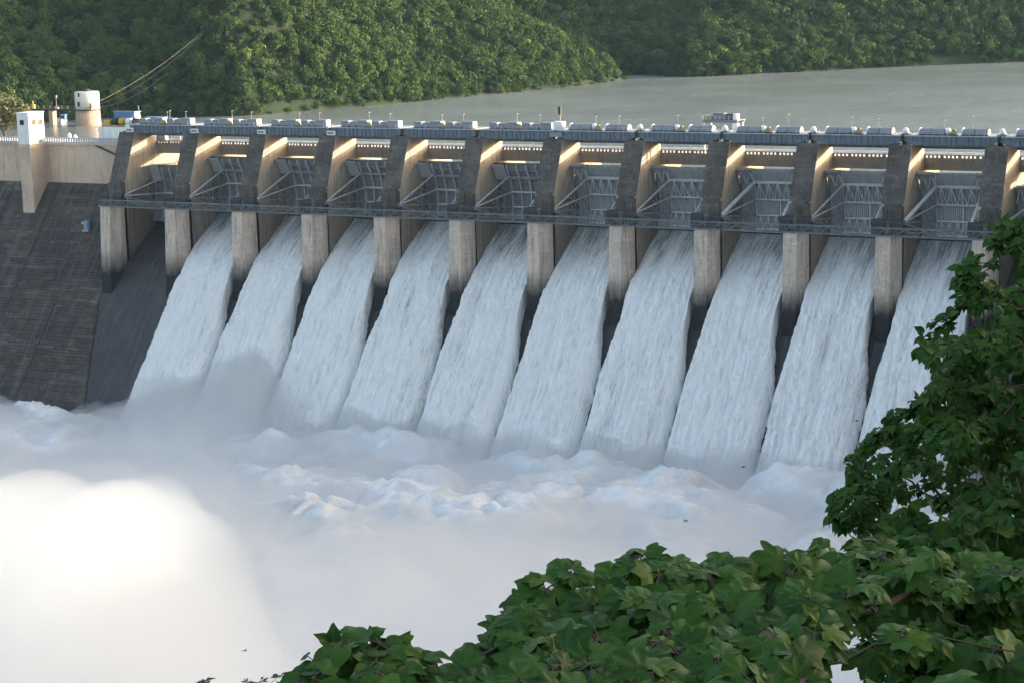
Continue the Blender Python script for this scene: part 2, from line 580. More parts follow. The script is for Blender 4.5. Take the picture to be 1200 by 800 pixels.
def bank_z(x, y):
    t = ((x - 396.4) * -0.467 + (y + 478.4) * 0.866) / 0.984       # metres ahead of the viewpoint
    side = (x - 396.4) * 0.866 + (y + 478.4) * 0.467
    z = 64.4 - 0.62 * np.maximum(t, -30) - 0.08 * np.maximum(-t, 0)
    z = z + np.maximum(side - 30, 0) * 0.62 + 3.0 * (fbm(x / 25, y / 25, 5, 3) - 0.5) * sstep(30, 90, np.hypot(t, side))  # unseen rise on the right, made high enough to shade the near trees
    cap = 30 + 140 * sstep(-90, -200, y)
    z = np.where(z > cap, cap + (z - cap) * 0.05, z)
    bank = -64 + np.maximum(x - 296, 0) * 0.75 * sstep(-200, -60, y)
    shade_bluff = -64 + np.maximum(x - 322, 0) * 1.9 * sstep(-6, 48, (x - 222) * 0.616 - (y + 250) * 0.788 + 40 * (fbm(x / 26, y / 26, 401, 3) - 0.5)) * sstep(-190, -150, y)  # unseen bluff, added along the sun's direction to shade part of the mist
    return np.maximum(np.maximum(np.maximum(z, np.minimum(bank, 24)), np.minimum(shade_bluff, 75 + 0.15 * (x - 400))), -70)


gx, gy = np.meshgrid(np.arange(200, 900, 8.0), np.arange(-640, 36, 8.0), indexing='ij')
gz = bank_z(gx, gy)
tag(mesh_np('hillside', np.stack([gx.ravel(), gy.ravel(), gz.ravel()], -1), grid_faces(*gx.shape), M['ground']), kind='structure')

# ================================================================== DAM BODY
YF = lambda z: 22.4 + 0.8 * (z - 4.4)           # sloping downstream face
# left solid part: vertical upper wall, sloping masonry face below
dam = thing('dam_wall', 'tan concrete dam wall left of the gates above a dark sloping masonry face', 'dam', (0, 0, 0))
m = MB()
m.prism_x([(22.4, 4.1), (33.0, 4.1), (33.0, 16.5), (22.4, 16.5)], -230, -0.75)
m.box(-230, -0.75, 22.0, 22.7, 16.1, 16.62)
m.build('upper_wall', M['wall'], dam)
m = MB()
m.prism_x([(22.42, 4.1), (YF(-70) + 0.25, -70), (33, -70), (33, 4.1)], -230, -0.35)
m.build('core', M['chute'], dam)
# masonry courses: each block its own proud or recessed face
V, F, T = [], [], []
rng = np.random.RandomState(4)
rows = [4.35]
while rows[-1] > -66: rows.append(rows[-1] - rng.choice([0.7, 0.9, 1.2, 1.6, 2.2]))
for ri, (zt, zb) in enumerate(zip(rows, rows[1:])):
    rowt = rng.rand() ** 2
    x = -230.0 if ri % 2 else -227.0
    xe = -0.15 + max(0.0, -27.5 - zb) * 0.36
    while x < xe - 0.05:
        xw = rng.choice([1.8, 3.0, 4.5, 7.0, 11.0])
        x1 = min(x + xw, xe)
        o = rng.uniform(-0.03, 0.12)
        tone = rng.rand() ** 2 * (1.3 if (int(x / 15) + ri // 7) % 3 == 0 else 0.45)
        n = len(V)
        g_ = 0.03
        for (xx, zz) in ((x + g_, zt - 0.05), (x + g_, zb + 0.03), (x1 - g_, zb + 0.03), (x1 - g_, zt - 0.05)):
            V.append((xx, YF(zz) - 0.05 - o, zz))
        for (xx, zz) in ((x, zt), (x, zb), (x1, zb), (x1, zt)):
            V.append((xx, YF(zz) + 0.25, zz))
        F += [(n, n + 1, n + 2, n + 3)] + [(n + 4 + a, n + 4 + b, n + b, n + a) for a, b in ((0, 1), (1, 2), (2, 3), (3, 0))]
        T += [min(1.6, 0.55 * tone * (1 + 1.2 * (zt > -12) * (x < -30)) + 0.3 * rowt + 0.35 * rng.rand() ** 3)] * 8
        x = x1
tag(mesh_np('masonry_block', V, F, M['masonry'], dam, False, {'tone': T}), kind='stuff')
m = MB()                                          # two raised seams running down the face
for sx in (-16.0, -34.0, -52.0):
    m.prism_x([(YF(4) - 0.05, 4.0), (YF(4) - 0.24, 4.0), (YF(-66) - 0.24, -66), (YF(-66) - 0.05, -66)][::-1], sx, sx + 0.4)
m.build('contraction_joint', M['masonry'], dam)
m = MB()
m.prism_x([(15.1, -5.0), (22.3, -5.0), (22.3, 16.4), (15.1, 16.4)], -43.4, -38.8)
m.prism_x([(14.85, 15.3), (22.35, 15.3), (22.35, 16.75), (14.85, 16.75)], -43.65, -38.55)
m.build('buttress', M['wall'], dam)
m = MB()
m.bar((-18.5, 22.1, 16.2), (-7.5, 22.1, 12.3), 0.5)
m.bar((-7.5, 22.1, 12.3), (-1.0, 22.1, 11.6), 0.4)
m.build('drain_pipe', M['dark'], dam)

# spillway: ogee crest and chute, one sheet under all bays
prof = [(34, -70), (34, -8), (29, -6.2), (26, -5.5), (23, -6.1), (19.6, -7.6), (16, -9.2), (11, -12.5), (5, -17.2), (0.6, -22.6), (-2.5, -27), (-20, -49), (-27, -57.8), (-33, -64), (-38, -70)]
m = MB()
nseg = 24
for i in range(len(prof) - 1):
    pass
m.prism_x(prof[::-1], -0.3, S * NB + 5)
tag(m.build('spillway_chute', M['chute']), kind='structure')

# right abutment, hidden behind the trees
rw = thing('dam_wall', 'tan concrete dam wall at the right end of the spillway behind the tree', 'dam', (0, 0, 0))
m = MB(); m.prism_x([(22.4, -64), (33, -64), (33, 16.5), (22.4, 16.5)], S * NB + 5.1, 430); m.build('upper_wall', M['wall'], rw)

# ================================================================== PIERS
NFW = 3.6          # flat front of the nose
def make_pier():
    t = thing('dam_pier', 'concrete pier', 'pier', (0, 0, 0), 'concrete piers of the spillway')
    # nose: poured lifts, each a slab with a recessed joint above it
    m = MB()
    zt = 0.15
    zs = [zt - 1.5 * q for q in range(21)]
    def ring(z, ins):
        y = 0.061 * z
        return [(-1.3 + ins, y + 3.4, z), (0 + ins * .6, y + ins, z), (NFW - ins * .6, y + ins, z), (5 - ins, y + 3.4, z), (5 - ins, 5.0, z), (-1.3 + ins, 5.0, z)]
    for a, b in zip(zs, zs[1:]):
        r = ring(a - 0.05, 0.06) + ring(a - 0.10, 0.0) + ring(b + 0.05, 0.0) + ring(b - 0.05, 0.06)
        n = 6
        f = [tuple(range(n - 1, -1, -1))[::-1], tuple(range(3 * n, 4 * n))[::-1]]
        for q in range(3):
            for i in range(n):
                j = (i + 1) % n
                f.append((q * n + i, q * n + n + i, q * n + n + j, q * n + j))
        m.add(r, f)
    m.box(-1.25, 4.95, 0.4, 5.0, 0.08, 0.22)
    m.build('nose_block', M['pier'], t)
    # recess between nose and shaft, then the shaft
    m = MB()
    m.box(-1.0, 4.62, 5.0, 6.1, -30, 2.9)
    m.prism_x([(6.1, -30), (36, -30), (36, 12.6), (6.1, 2.9)], -1.3, 5.0)
    m.build('lower_shaft', M['pier'], t)
    # upper shaft: steeply sloping stained front with small lift ledges
    p = []
    y0, z0, y1, z1 = 6.3, 7.4, 12.0, 21.5
    nst = 12
    for q in range(nst):
        a, b = q / nst, (q + 1) / nst
        za, zb = z0 + (z1 - z0) * a, z0 + (z1 - z0) * b
        ya, yb = y0 + (y1 - y0) * a, y0 + (y1 - y0) * b
        p += [(ya, za), (yb - 0.10, zb - 0.12), (yb - 0.10, zb)] if q < nst - 1 else [(ya, za), (yb, zb)]
    front = p[::-1]                                   # top to bottom
    body = front + [(6.1, 2.9), (22.4, 7.0), (22.4, 20.5)]
    nfr = len(front)
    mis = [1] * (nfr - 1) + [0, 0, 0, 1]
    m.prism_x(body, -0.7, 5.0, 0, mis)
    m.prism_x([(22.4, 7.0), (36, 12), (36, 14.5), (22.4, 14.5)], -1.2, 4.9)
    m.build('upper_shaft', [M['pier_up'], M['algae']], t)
    m = MB()                                          # stepped block in front of the shaft, above the trunnions
    m.box(0.2, 4.985, 3.9, 6.4, 2.9, 6.9)
    m.box(1.2, 3.0, 3.6, 3.9, 4.6, 6.2)
    m.box(0.6, 4.4, 4.4, 6.2, 6.9, 7.5)
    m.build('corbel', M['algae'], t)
    m = MB()                                          # trunnion anchor girder with two dark openings
    m.prism_x([(2.3, 0.25), (5.2, 0.25), (5.2, 4.2), (3.9, 4.2), (2.9, 3.4)], 1.4, 2.6)
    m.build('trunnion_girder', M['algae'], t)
    for x0, x1 in ((-2.2, 1.2), (2.8, 5.9)):
        m = MB()
        m.prism_x([(2.6, 0.25), (5.2, 0.25), (5.2, 3.9), (3.7, 3.9), (2.6, 3.0)], x0, x1)
        m.tube([(x0 - 0.15, 3.7, 3.2), (x1 + 0.15, 3.7, 3.2)], 0.75, 12)
        m.build('trunnion_yoke', M['dark'], t)
    for bx, by_, bz_ in ((0.3, 12.4, 21.5), (3.0, 12.4, 21.5), (0.3, 19.2, 20.7), (3.0, 19.2, 20.7)):
        m = MB(); m.box(bx, bx + 1.4, by_, by_ + 1.7, bz_, 21.72); m.build('bearing', M['dark'], t)
    return t

pier0 = make_pier()
desc = ['leftmost of all, facing the bare dark chute']
for i in range(NB + 1):
    lab = ORD[i] + ' concrete spillway pier from the left, ' + ('beside the bare dark chute and sloping masonry' if i == 0 else 'with the house-side dry chute on its left' if i == 1 else 'cut by the right tree' if i == 11 else 'out past the right edge' if i == 12 else 'stained black on its sloping upper face')
    if i == 0: pier0['label'] = lab
    else: dup(pier0, (S * i, 0, 0), lab)

# ================================================================== RADIAL GATES
TY, TZ = 3.7, 3.2
def gp(r, a):
    return TY + r * math.cos(R(a)), TZ + r * math.sin(R(a))

def plate(m, r0, r1, a0, a1, x0, x1, n=12):
    p = [gp(r1, a0 + (a1 - a0) * q / n) for q in range(n + 1)] + [gp(r0, a1 - (a1 - a0) * q / n) for q in range(n + 1)]
    v = [(x0, y, z) for y, z in p] + [(x1, y, z) for y, z in p]
    N = len(p)
    f = []
    for i in range(n):
        f += [(i, i + 1, 2 * n - i, 2 * n + 1 - i), (N + i, N + 2 * n + 1 - i, N + 2 * n - i, N + i + 1)]
    for i in range(N):
        j = (i + 1) % N
        f.append((j, i, N + i, N + j))
    m.add(v, f)

A_TOP, A_BOT = 41.0, -20.5
GX0, GX1 = 5.25, 22.45
def P3(x, r, a):
    y, z = gp(r, a)
    return (x, y, z)

def make_gate(kind, thick=False):
    t = thing('radial_gate', 'gate', 'sluice gate', (0, 0, 0), 'radial gates between the piers')
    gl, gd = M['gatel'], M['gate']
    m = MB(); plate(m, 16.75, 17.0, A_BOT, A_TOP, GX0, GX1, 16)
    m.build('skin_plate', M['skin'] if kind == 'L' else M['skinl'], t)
    levels = [28.0, 10.5, -4.7, -18.0]
    if kind == 'R':
        m = MB()
        x = 9.4
        while x < GX1 - 0.2:
            plate(m, 16.35, 16.75, -19.5, 27.5, x, x + 0.13, 8)
            x += 0.52
        x = 5.6
        while x < GX1 - 0.2:
            plate(m, 16.5, 16.75, 29, 38.5, x, x + 0.1, 3)
            x += 0.4
        tag(m.build('stiffener', gl, t), kind='stuff')
        for a in levels:
            m = MB(); plate(m, 15.5, 16.35, a - 0.75, a + 0.75, 9.2, GX1 - 0.15, 1); m.build('girder', gl, t)
        for a0, a1, n in ((28.0, 10.5, 5), (-4.7, -18.0, 6)):
            m = MB()
            for q in range(n):
                xa = 9.6 + (12.6) * q / n; xb = 9.6 + 12.6 * (q + 1) / n; xm = (xa + xb) / 2
                m.bar(P3(xa, 15.6, a1), P3(xm, 15.6, a0), 0.22); m.bar(P3(xm, 15.6, a0), P3(xb, 15.6, a1), 0.22)
                m.bar(P3(xm, 15.6, a0), P3(xm, 15.6, a1), 0.16)
            m.build('lattice', gl, t)
        for x in (9.3, 16.0, 22.0):
            m = MB(); plate(m, 15.75, 16.3, -18, 28, x - 0.14, x + 0.14, 8); m.build('post', gl, t)
        for x in (6.3, 8.6, 20.6):                     # lattice frames at the upper corners
            m = MB()
            m.bar(P3(x - 0.9, 15.4, 27), P3(x + 0.1, 16.2, 41.5), 0.26); m.bar(P3(x + 0.1, 16.2, 41.5), P3(x + 1.1, 15.4, 27), 0.26)
            m.bar(P3(x + 1.1, 15.4, 27), P3(x + 1.1, 16.2, 41.5), 0.18)
            m.build('corner_frame', gl, t)
        m = MB(); plate(m, 15.9, 16.7, 37, 42.5, 5.3, 9.4, 3); m.build('top_plate', gd, t)
        m = MB(); plate(m, 15.9, 16.7, 37, 42.5, 20.0, 22.4, 3); m.build('top_plate', gd, t)
    else:
        for x in (9.2, 12.2, 15.2, 18.2, 21.2):
            m = MB(); plate(m, 15.9, 16.75, -19.5, 39, x - 0.13, x + 0.13, 12); m.build('rib', gl, t)
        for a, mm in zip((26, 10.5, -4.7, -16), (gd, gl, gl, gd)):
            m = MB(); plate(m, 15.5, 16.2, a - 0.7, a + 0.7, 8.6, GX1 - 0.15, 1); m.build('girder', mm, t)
        m = MB()
        for a in (33, 19, 3):
            plate(m, 16.3, 16.75, a - 0.3, a + 0.3, GX0, GX1, 1)
        m.build('thin_girder', gd, t)
        m = MB(); plate(m, 15.4, 15.7, 24, 43, 5.3, 8.9, 5); m.build('side_plate', M['skinl'], t)
    # arms fanning from both trunnions
    for sx, ex in ((5.55, 9.3), (22.35, 21.9)):
        ends = [P3(ex, 15.5, a) for a in (27.5, 10.5, -4.7, -17)]
        st_ = (sx, TY, TZ)
        for q, e in enumerate(ends):
            m = MB()
            if q == 0 and thick:
                m.tube([st_, e], 0.5, 8)
            else:
                m.bar(st_, e, 0.32, 0.32)
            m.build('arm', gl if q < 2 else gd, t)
        m = MB()
        lerp = lambda e, f: tuple(a + (b - a) * f for a, b in zip(st_, e))
        for q in range(3):
            for f0, f1 in ((0.45, 0.62), (0.62, 0.8), (0.8, 0.97)):
                m.bar(lerp(ends[q], f0), lerp(ends[q + 1], f1), 0.2)
                m.bar(lerp(ends[q], f1), lerp(ends[q + 1], f1), 0.18)
        m.build('arm_bracing', gd, t)
        m = MB(); m.tube([(sx - 0.5, TY, TZ), (sx + 0.5, TY, TZ)], 0.7, 12); m.build('trunnion_hub', gd, t)
    return t

gL = make_gate('L'); gR = make_gate('R'); gT = make_gate('R', True)
first = {'L': gL, 'R': gR, 'T': gT}; used = set()
for i in range(NB):
    kd = 'L' if i < 6 else ('T' if i in (8, 10) else 'R')
    word = {'L': 'dark ribbed radial gate with slim lattice arms', 'R': 'grey lattice-braced radial gate with slim arms', 'T': 'grey lattice-braced radial gate with one thick round arm'}[kd]
    lab = word + (', lowered over left dry chute' if i == 0 else ', at far right behind tree' if i == 11 else ' between %s and %s piers from left' % (ORD[i], ORD[i + 1]))
    o = first[kd] if kd not in used else dup(first[kd], (0, 0, 0), lab)
    used.add(kd); o['label'] = lab
    if i in (0, 11):                                  # closed: swung down about the trunnion
        a = R(-13)
        o.rotation_euler = (a, 0, 0)
        o.location = (S * i, TY - (TY * math.cos(a) - TZ * math.sin(a)), TZ - (TY * math.sin(a) + TZ * math.cos(a)))
    else:
        o.location = (S * i, 0, 0)
        o.rotation_euler = (0, 0, 0)

# ================================================================== WALKWAY TRUSS, one span per bay
def make_walk():
    t = thing('walkway_truss', 'walkway', 'walkway', (0, 0, 0), 'walkway spans along the pier noses')
    for y, z, nm in ((-0.75, 0.35, 'bottom_chord'), (-0.75, 2.2, 'top_chord'), (0.9, 0.35, 'bottom_chord'), (0.9, 2.2, 'top_chord')):
        m = MB(); m.bar((0.0, y, z), (S - 0.06, y, z), 0.16); m.build(nm, M['truss'], t)
    m = MB()
    n = 10
    for y in (-0.75, 0.9):
        for q in range(n):
            x0, x1 = S * q / n, S * (q + 1) / n
            m.bar((x0 + .05, y, 0.35), (x0 + .05, y, 2.2), 0.1)
            if q % 2 == 0: m.bar((x0, y, 0.35), (x1, y, 2.2), 0.11)
            else: m.bar((x0, y, 2.2), (x1, y, 0.35), 0.11)
            if y < 0: m.bar((x0, y, 1.5), (x1, y, 1.5), 0.06)
    tag(m.build('web_bracing', M['truss'], t), kind='stuff')
    m = MB()
    q = 0.0
    while q < S - 0.3:
        m.box(q + .05, q + 0.5, -0.12, 0.28, 0.48, 0.55); q += 0.8
    tag(m.build('deck_plank', M['truss'], t), kind='stuff')
    return t
w0 = make_walk()
for i in range(NB):
    lab = 'green grey steel truss walkway span in front of %s gate from left' % ORD[i]
    if i == 0: w0['label'] = lab
    else: dup(w0, (S * i, 0, 0), lab)

# ================================================================== ROAD BRIDGE
def make_road():
    t = thing('road_bridge_span', 'road', 'bridge', (0, 0, 0), 'road bridge spans behind the gates')
    m = MB(); m.box(0.02, S - 0.02, 22.45, 34.0, 16.2, 17.15); m.build('road_deck', M['deck'], t)
    m = MB(); m.box(4.98, S - 1.25, 22.5, 23.3, 14.25, 16.2); m.build('edge_beam', M['beam'], t)
    m = MB(); m.box(0.02, S - 0.02, 22.2, 22.75, 15.9, 17.2); m.build('fascia', M['beam'], t)
    m = MB(); m.box(0.02, S - 0.02, 33.5, 33.9, 17.15, 17.75); m.build('kerb_wall', M['white'], t)
    yy = 22.45
    m = MB()
    m.box(0.02, S - 0.02, yy - 0.05, yy + 0.3, 17.95, 18.2)
    m.box(0.02, S - 0.02, yy - 0.05, yy + 0.3, 17.2, 17.36)
    m.build('parapet_rail', M['beam'], t)
    m = MB()
    x = 0.0
    q = 0
    while x < S - 0.9:
        wd = 0.58 if q % 4 else 0.95
        m.box(x + 0.04, x + wd, yy, yy + 0.22, 17.36, 17.95); x += wd + 0.46; q += 1
    tag(m.build('baluster', M['beam'], t), kind='stuff')
    return t
r0 = make_road()
for i in range(NB):
    lab = 'pale concrete road bridge span with white balustrade behind %s gate' % ORD[i]
    if i == 0: r0['label'] = lab
    else: dup(r0, (S * i, 0, 0), lab)

# parapet and road on the left wall
par = thing('parapet', 'white pierced parapet along the dam crest beside the white house', 'parapet', (0, 0, 0))
m = MB()
for z0, z1 in ((16.62, 17.1), (18.1, 18.5)):
    m.box(-230, -0.9, 22.35, 22.7, z0, z1)
m.build('parapet_rail', M['parapet'], par)
m = MB(); x = -229.5
while x < -1.2:
    m.box(x, x + 0.62, 22.4, 22.64, 17.1, 18.1); x += 0.98
tag(m.build('baluster', M['parapet'], par), kind='stuff')
m = MB(); m.box(-230, -0.2, 22.75, 34, 16.45, 17.0); tag(m.build('road', M['deck']), kind='structure')

# ================================================================== HOIST BRIDGE
def make_hoist(kind):
    t = thing('hoist_bridge_span', 'hoist', 'bridge', (0, 0, 0), 'hoist bridge spans on the pier tops')
    x0, x1 = 3.0, S + 2.2
    zb, ztp = 21.72, 23.55
    hz = zb + 0.5 if kind == 'R' else zb + 0.12
    for y in (12.5, 20.5):
        m = MB()
        p = [(x0, hz), (x0 + 3.2, zb - 0.45), (x1 - 3.2, zb - 0.45), (x1, hz), (x1, ztp), (x0, ztp)]
        v = [(a, y, b) for a, b in p] + [(a, y + 0.25, b) for a, b in p]
        m.add(v, [(0, 1, 2, 3, 4, 5), (11, 10, 9, 8, 7, 6)] + [(i, i + 6, (i + 1) % 6 + 6, (i + 1) % 6) for i in range(6)])
        m.build('girder', M['girder'], t)
    m = MB(); m.box(5.1, S - 1.35, 20.35, 20.9, 19.85, zb - 0.46); m.build('shade_beam', M['girder'], t)  # added beam, hung here to shade the upper pier sides from low sun
    m = MB(); m.box(x0, x1, 12.2, 12.5, ztp - 0.02, ztp + 0.25); m.box(x0, x1, 20.75, 21.0, ztp - 0.02, ztp + 0.25); m.build('flange', M['flange'], t)
    m = MB(); x = x0 + 0.2
    q = 0
    while x < x1:
        lo = hz + 0.05 if (x < x0 + 3.2 or x > x1 - 3.4) else zb - 0.4
        m.box(x, x + 0.14, 12.26, 12.5, lo, ztp - 0.04); x += 1.22 if q % 3 else 1.75; q += 1
    tag(m.build('stiffener', M['girder'], t), kind='stuff')
    m = MB(); m.box(x0 + .02, x1 - .02, 12.5, 20.74, ztp + 0.02, ztp + 0.2); m.build('bridge_deck', M['flange'], t)
    m = MB()
    m.bar((x0, 12.35, 24.75), (x1, 12.35, 24.75), 0.07); m.bar((x0, 12.35, 24.3), (x1, 12.35, 24.3), 0.05)
    x = x0 + 0.05
    while x < x1:
        m.bar((x, 12.35, 23.8), (x, 12.35, 24.75), 0.06); x += 1.8
    tag(m.build('railing', M['flange'], t), kind='stuff')
    return t
hL, hR = make_hoist('L'), make_hoist('R')
for i in range(NB):
    lab = '%s steel girder hoist bridge span above %s gate from the left' % ('blue grey' if i < 6 else 'blue grey haunched', ORD[i])
    p = hL if i < 6 else hR
    if i in (0, 6): p.location = (S * i, 0, 0); p['label'] = lab
    else: dup(p, (S * i, 0, 0), lab)

# gear covers standing on the bridge
ZD = 23.76
def box_cover(lx, ly, h, name='gear_housing'):
    t = thing(name, 'c', 'gear housing', (0, 0, 0), 'gear housings on the hoist bridge')
    m = MB(); m.bevbox(0, lx, 0, ly, 0.15, h, 0.12); m.build('casing', M['cover'], t)
    m = MB(); m.box(-0.1, lx + 0.1, -0.1, ly + 0.1, 0, 0.15); m.build('base_frame', M['dark'], t)
    m = MB(); m.box(lx + 0.0, lx + 0.05, 0.25, ly - 0.25, 0.35, h - 0.3); m.build('sunlit_end', M['coverw'], t)  # right end coloured white to stand for the sun on it
    return t
def hood_cover(lx, rad):
    t = thing('drum_hood', 'c', 'drum hood', (0, 0, 0), 'rounded rope drum hoods on the hoist bridge')
    n = 14
    def arc(x, r, z0=0.25):
        return [(x, 1.5 + r * 1.1 * math.cos(math.pi * q / n), z0 + r * math.sin(math.pi * q / n)) for q in range(n + 1)]
    for (xa, xb) in ((0, lx * 0.47), (lx * 0.5, lx)):
        m = MB()
        a, b = arc(xa, rad), arc(xb, rad)
        m.add(a + b, [(q, n + 1 + q, n + 2 + q, q + 1) for q in range(n)] + [tuple(range(n + 1)), tuple(range(2 * n + 1, n, -1))])
        m.build('hood', M['cover'], t)
    m = MB()
    a, b = arc(-0.15, rad + 0.14), arc(0.14, rad + 0.14)
    m.add(a + b, [(q, n + 1 + q, n + 2 + q, q + 1) for q in range(n)] + [tuple(range(n + 1)), tuple(range(2 * n + 1, n, -1))])
    m.build('end_rim', M['coverw'], t)
    m = MB(); m.box(-0.2, lx + 0.1, 0.2, 2.9, 0, 0.25); m.build('base_frame', M['dark'], t)
    return t
def dome_cover():
    t = thing('motor_cover', 'c', 'motor cover', (0, 0, 0), 'white motor covers on the hoist bridge')
    m = MB(); m.lathe([(0.75, 0.2), (0.8, 0.8), (0.72, 1.25), (0.5, 1.6), (0.15, 1.8)], 0, 0, 14); m.build('cover', M['coverw'], t, True)
    m = MB(); m.box(-1.1, 1.1, -1.1, 1.1, 0, 0.2); m.build('base_frame', M['dark'], t)
    return t
def motor():
    t = thing('hoist_motor', 'c', 'motor', (0, 0, 0), 'ochre hoist motors at mid span')
    m = MB(); m.tube([(0, 0, 0.2), (1.5, 0, 0.2)], 0.62, 12); m.build('motor_body', M['ochre'], t)
    m = MB(); m.box(0.3, 1.2, -0.45, 0.45, 0.6, 1.15); m.build('terminal_box', M['ochre'], t)
    m = MB(); m.box(-0.2, 1.7, -0.7, 0.7, -0.45, -0.25); m.build('base_frame', M['dark'], t)
    return t
c_s, c_m, c_l, c_w = box_cover(2.3, 2.6, 1.75), box_cover(1.7, 2.5, 1.6), box_cover(3.3, 2.7, 1.95), None
hood, dome, mot = hood_cover(6.4, 1.45), dome_cover(), motor()
fresh = {id(o): True for o in (c_s, c_m, c_l, hood, dome, mot)}
def put(o, loc, lab):
    if fresh[id(o)]:
        fresh[id(o)] = False; o.location = loc; o['label'] = lab
    else:
        dup(o, loc, lab)
for i in range(NB):
    X = S * i + 2.5
    side = ('left', 'right')
    if i < 6:
        for g, gx_ in enumerate((3.4, 13.6)):
            for q, (o, dx, word) in enumerate(((c_s, 0, 'first grey box housing'), (c_m, 2.95, 'small middle grey box housing'), (c_l, 5.3, 'long sunlit-ended grey housing'))):
                put(o, (X + gx_ + dx, 13.4, ZD), '%s in the %s group above %s gate from left' % (word, side[g], ORD[i]))
    else:
        for g, gx_ in enumerate((3.9, 14.6)):
            put(hood, (X + gx_, 13.2, ZD), 'rounded grey drum hood, %s one above %s gate from left' % (side[g], ORD[i]))
        put(dome, (X + 0.3, 14.2, ZD), 'white domed motor cover on the hoist bridge over %s pier' % ORD[i])
        put(dome, (X + 11.0, 14.2, ZD), 'white domed motor cover at mid span above %s gate' % ORD[i])
    put(mot, (X + 12.0, 12.9, ZD + 0.45 - 0.0), 'ochre hoist motor at mid span above %s gate' % ORD[i])

def lamp(x, y, z, h, lab, globe=True, lean=0.0, r=0.06):
    t = thing('lamp_post', lab, 'lamp post', (x, y, z), 'lamp posts along the dam crest')
    m = MB(); m.tube([(0, 0, 0), (lean * h, 0, h)], r, 6); m.build('pole', M['pole'], t)
    m = MB()
    if globe: m.lathe([(0.06, h - 0.05), (0.2, h + 0.08), (0.22, h + 0.22), (0.12, h + 0.4)], lean * h, 0, 8)
    else: m.box(lean * h - 0.1, lean * h + 0.38, -0.1, 0.1, h - 0.05, h + 0.06)
    m.build('lamp_head', M['globe'], t)
    return t
for i in range(NB):
    lamp(S * i + 10.5, 21.2, 23.8, 3.6 if i % 2 else 3.1, 'thin lamp post on the hoist bridge left of mid span above %s gate' % ORD[i], False)
    lamp(S * i + 17.5, 21.2, 23.8, 4.2 if i in (8, 10) else 3.3, 'thin lamp post on the hoist bridge right of mid span above %s gate' % ORD[i], False)
for i in range(NB):
    for q, xx in enumerate((9.0, 17.0)):
        lamp(S * i + xx, 33.0, 17.15, 1.9, 'short white globe lamp, %s of two on the road behind %s gate' % (('left', 'right')[q], ORD[i]), True, 0, 0.05)
lamp(-51.5, 30, 17.0, 3.2, 'white globe lamp post on the crest road left of the white house')
lamp(-24.5, 30, 17.0, 3.4, 'white globe lamp post on the crest road right of the white house')
lamp(-19.5, 31, 17.0, 3.2, 'white globe lamp post just left of the white hoarding')

# control post on the bridge over the seventh pier
t = thing('control_cabin', 'pale steel control cabin with grey mast on hoist bridge over seventh pier', 'cabin', (146.0, 12.6, 0))
m = MB(); m.bevbox(-0.2, 2.6, 0, 2.4, ZD, ZD + 2.3, 0.12); m.build('cabin_body', M['coverw'], t)
m = MB(); m.box(-1.0, 2.8, -0.4, 0.0, 22.0, 23.2); m.build('hanging_box', M['cover'], t)
m = MB(); m.tube([(-1.0, 6, ZD), (-1.0, 6, ZD + 3.8)], 0.14, 6); m.build('mast', M['pole'], t)
m = MB(); m.lathe([(0.5, ZD + 3.8), (0.5, ZD + 5.6), (0.7, ZD + 5.7), (0.65, ZD + 5.9)], -1.0, 6, 8); m.build('signal_box', M['dark'], t)
for i in (0, 1, 2, 3):
    t = thing('bearing_cabinet', 'small white cabinet under the bridge joint on top of %s pier' % ORD[i], 'cabinet', (S * i, 0, 0), 'white cabinets on the pier tops')
    m = MB(); m.bevbox(2.2, 4.8, 11.4, 12.15, 21.55, 22.75, 0.06); m.build('cabinet_body', M['coverw'], t)
    m = MB(); m.box(2.5, 4.5, 11.36, 11.4, 21.8, 22.5); m.build('door', M['cover'], t)

# gantry crane standing on the bridge's upstream side
t = thing('gantry_crane', 'grey and cream gantry crane standing behind the hoist bridge', 'crane', (184.2, 24.5, 17.15))
for lx in (0.4, 9.4):
    for ly in (0.3, 5.0):
        m = MB(); m.bar((lx, ly, 0), (lx, ly, 8.1), 0.4); m.build('leg', M['coverw'], t)
m = MB(); m.box(0, 9.9, 0.1, 0.6, 8.1, 8.7); m.box(0, 9.9, 4.8, 5.3, 8.1, 8.7); m.build('main_girder', M['cover'], t)
m = MB(); m.box(-0.2, 10.1, -0.1, 5.5, 8.7, 8.85); m.build('platform', M['cover'], t)
m = MB(); m.bevbox(2.6, 5.6, 1, 3.6, 8.85, 10.6, 0.1); m.build('winch_housing', M['girder'], t)
m = MB(); m.bevbox(6.0, 8.2, 1, 3.4, 8.85, 10.4, 0.1); m.build('winch_housing', M['dark'], t)
m = MB(); m.bevbox(8.5, 9.7, 0.4, 2.2, 8.85, 10.5, 0.1); m.build('control_cab', M['coverw'], t)
m = MB(); m.bevbox(8.3, 9.9, 0.2, 1.6, 6.2, 8.0, 0.1); m.build('hanging_cab', M['coverw'], t)
m = MB(); m.bevbox(0.3, 2.2, 0.6, 2.4, 8.85, 10.0, 0.1); m.build('cable_reel', M['ochre'], t)
m = MB()
for zz in (9.4, 9.95): m.bar((-0.1, 0, zz), (10.0, 0, zz), 0.07)
for q in range(9): m.bar((-0.1 + q * 1.26, 0, 8.85), (-0.1 + q * 1.26, 0, 9.95), 0.07)
tag(m.build('railing', M['coverw'], t), kind='stuff')

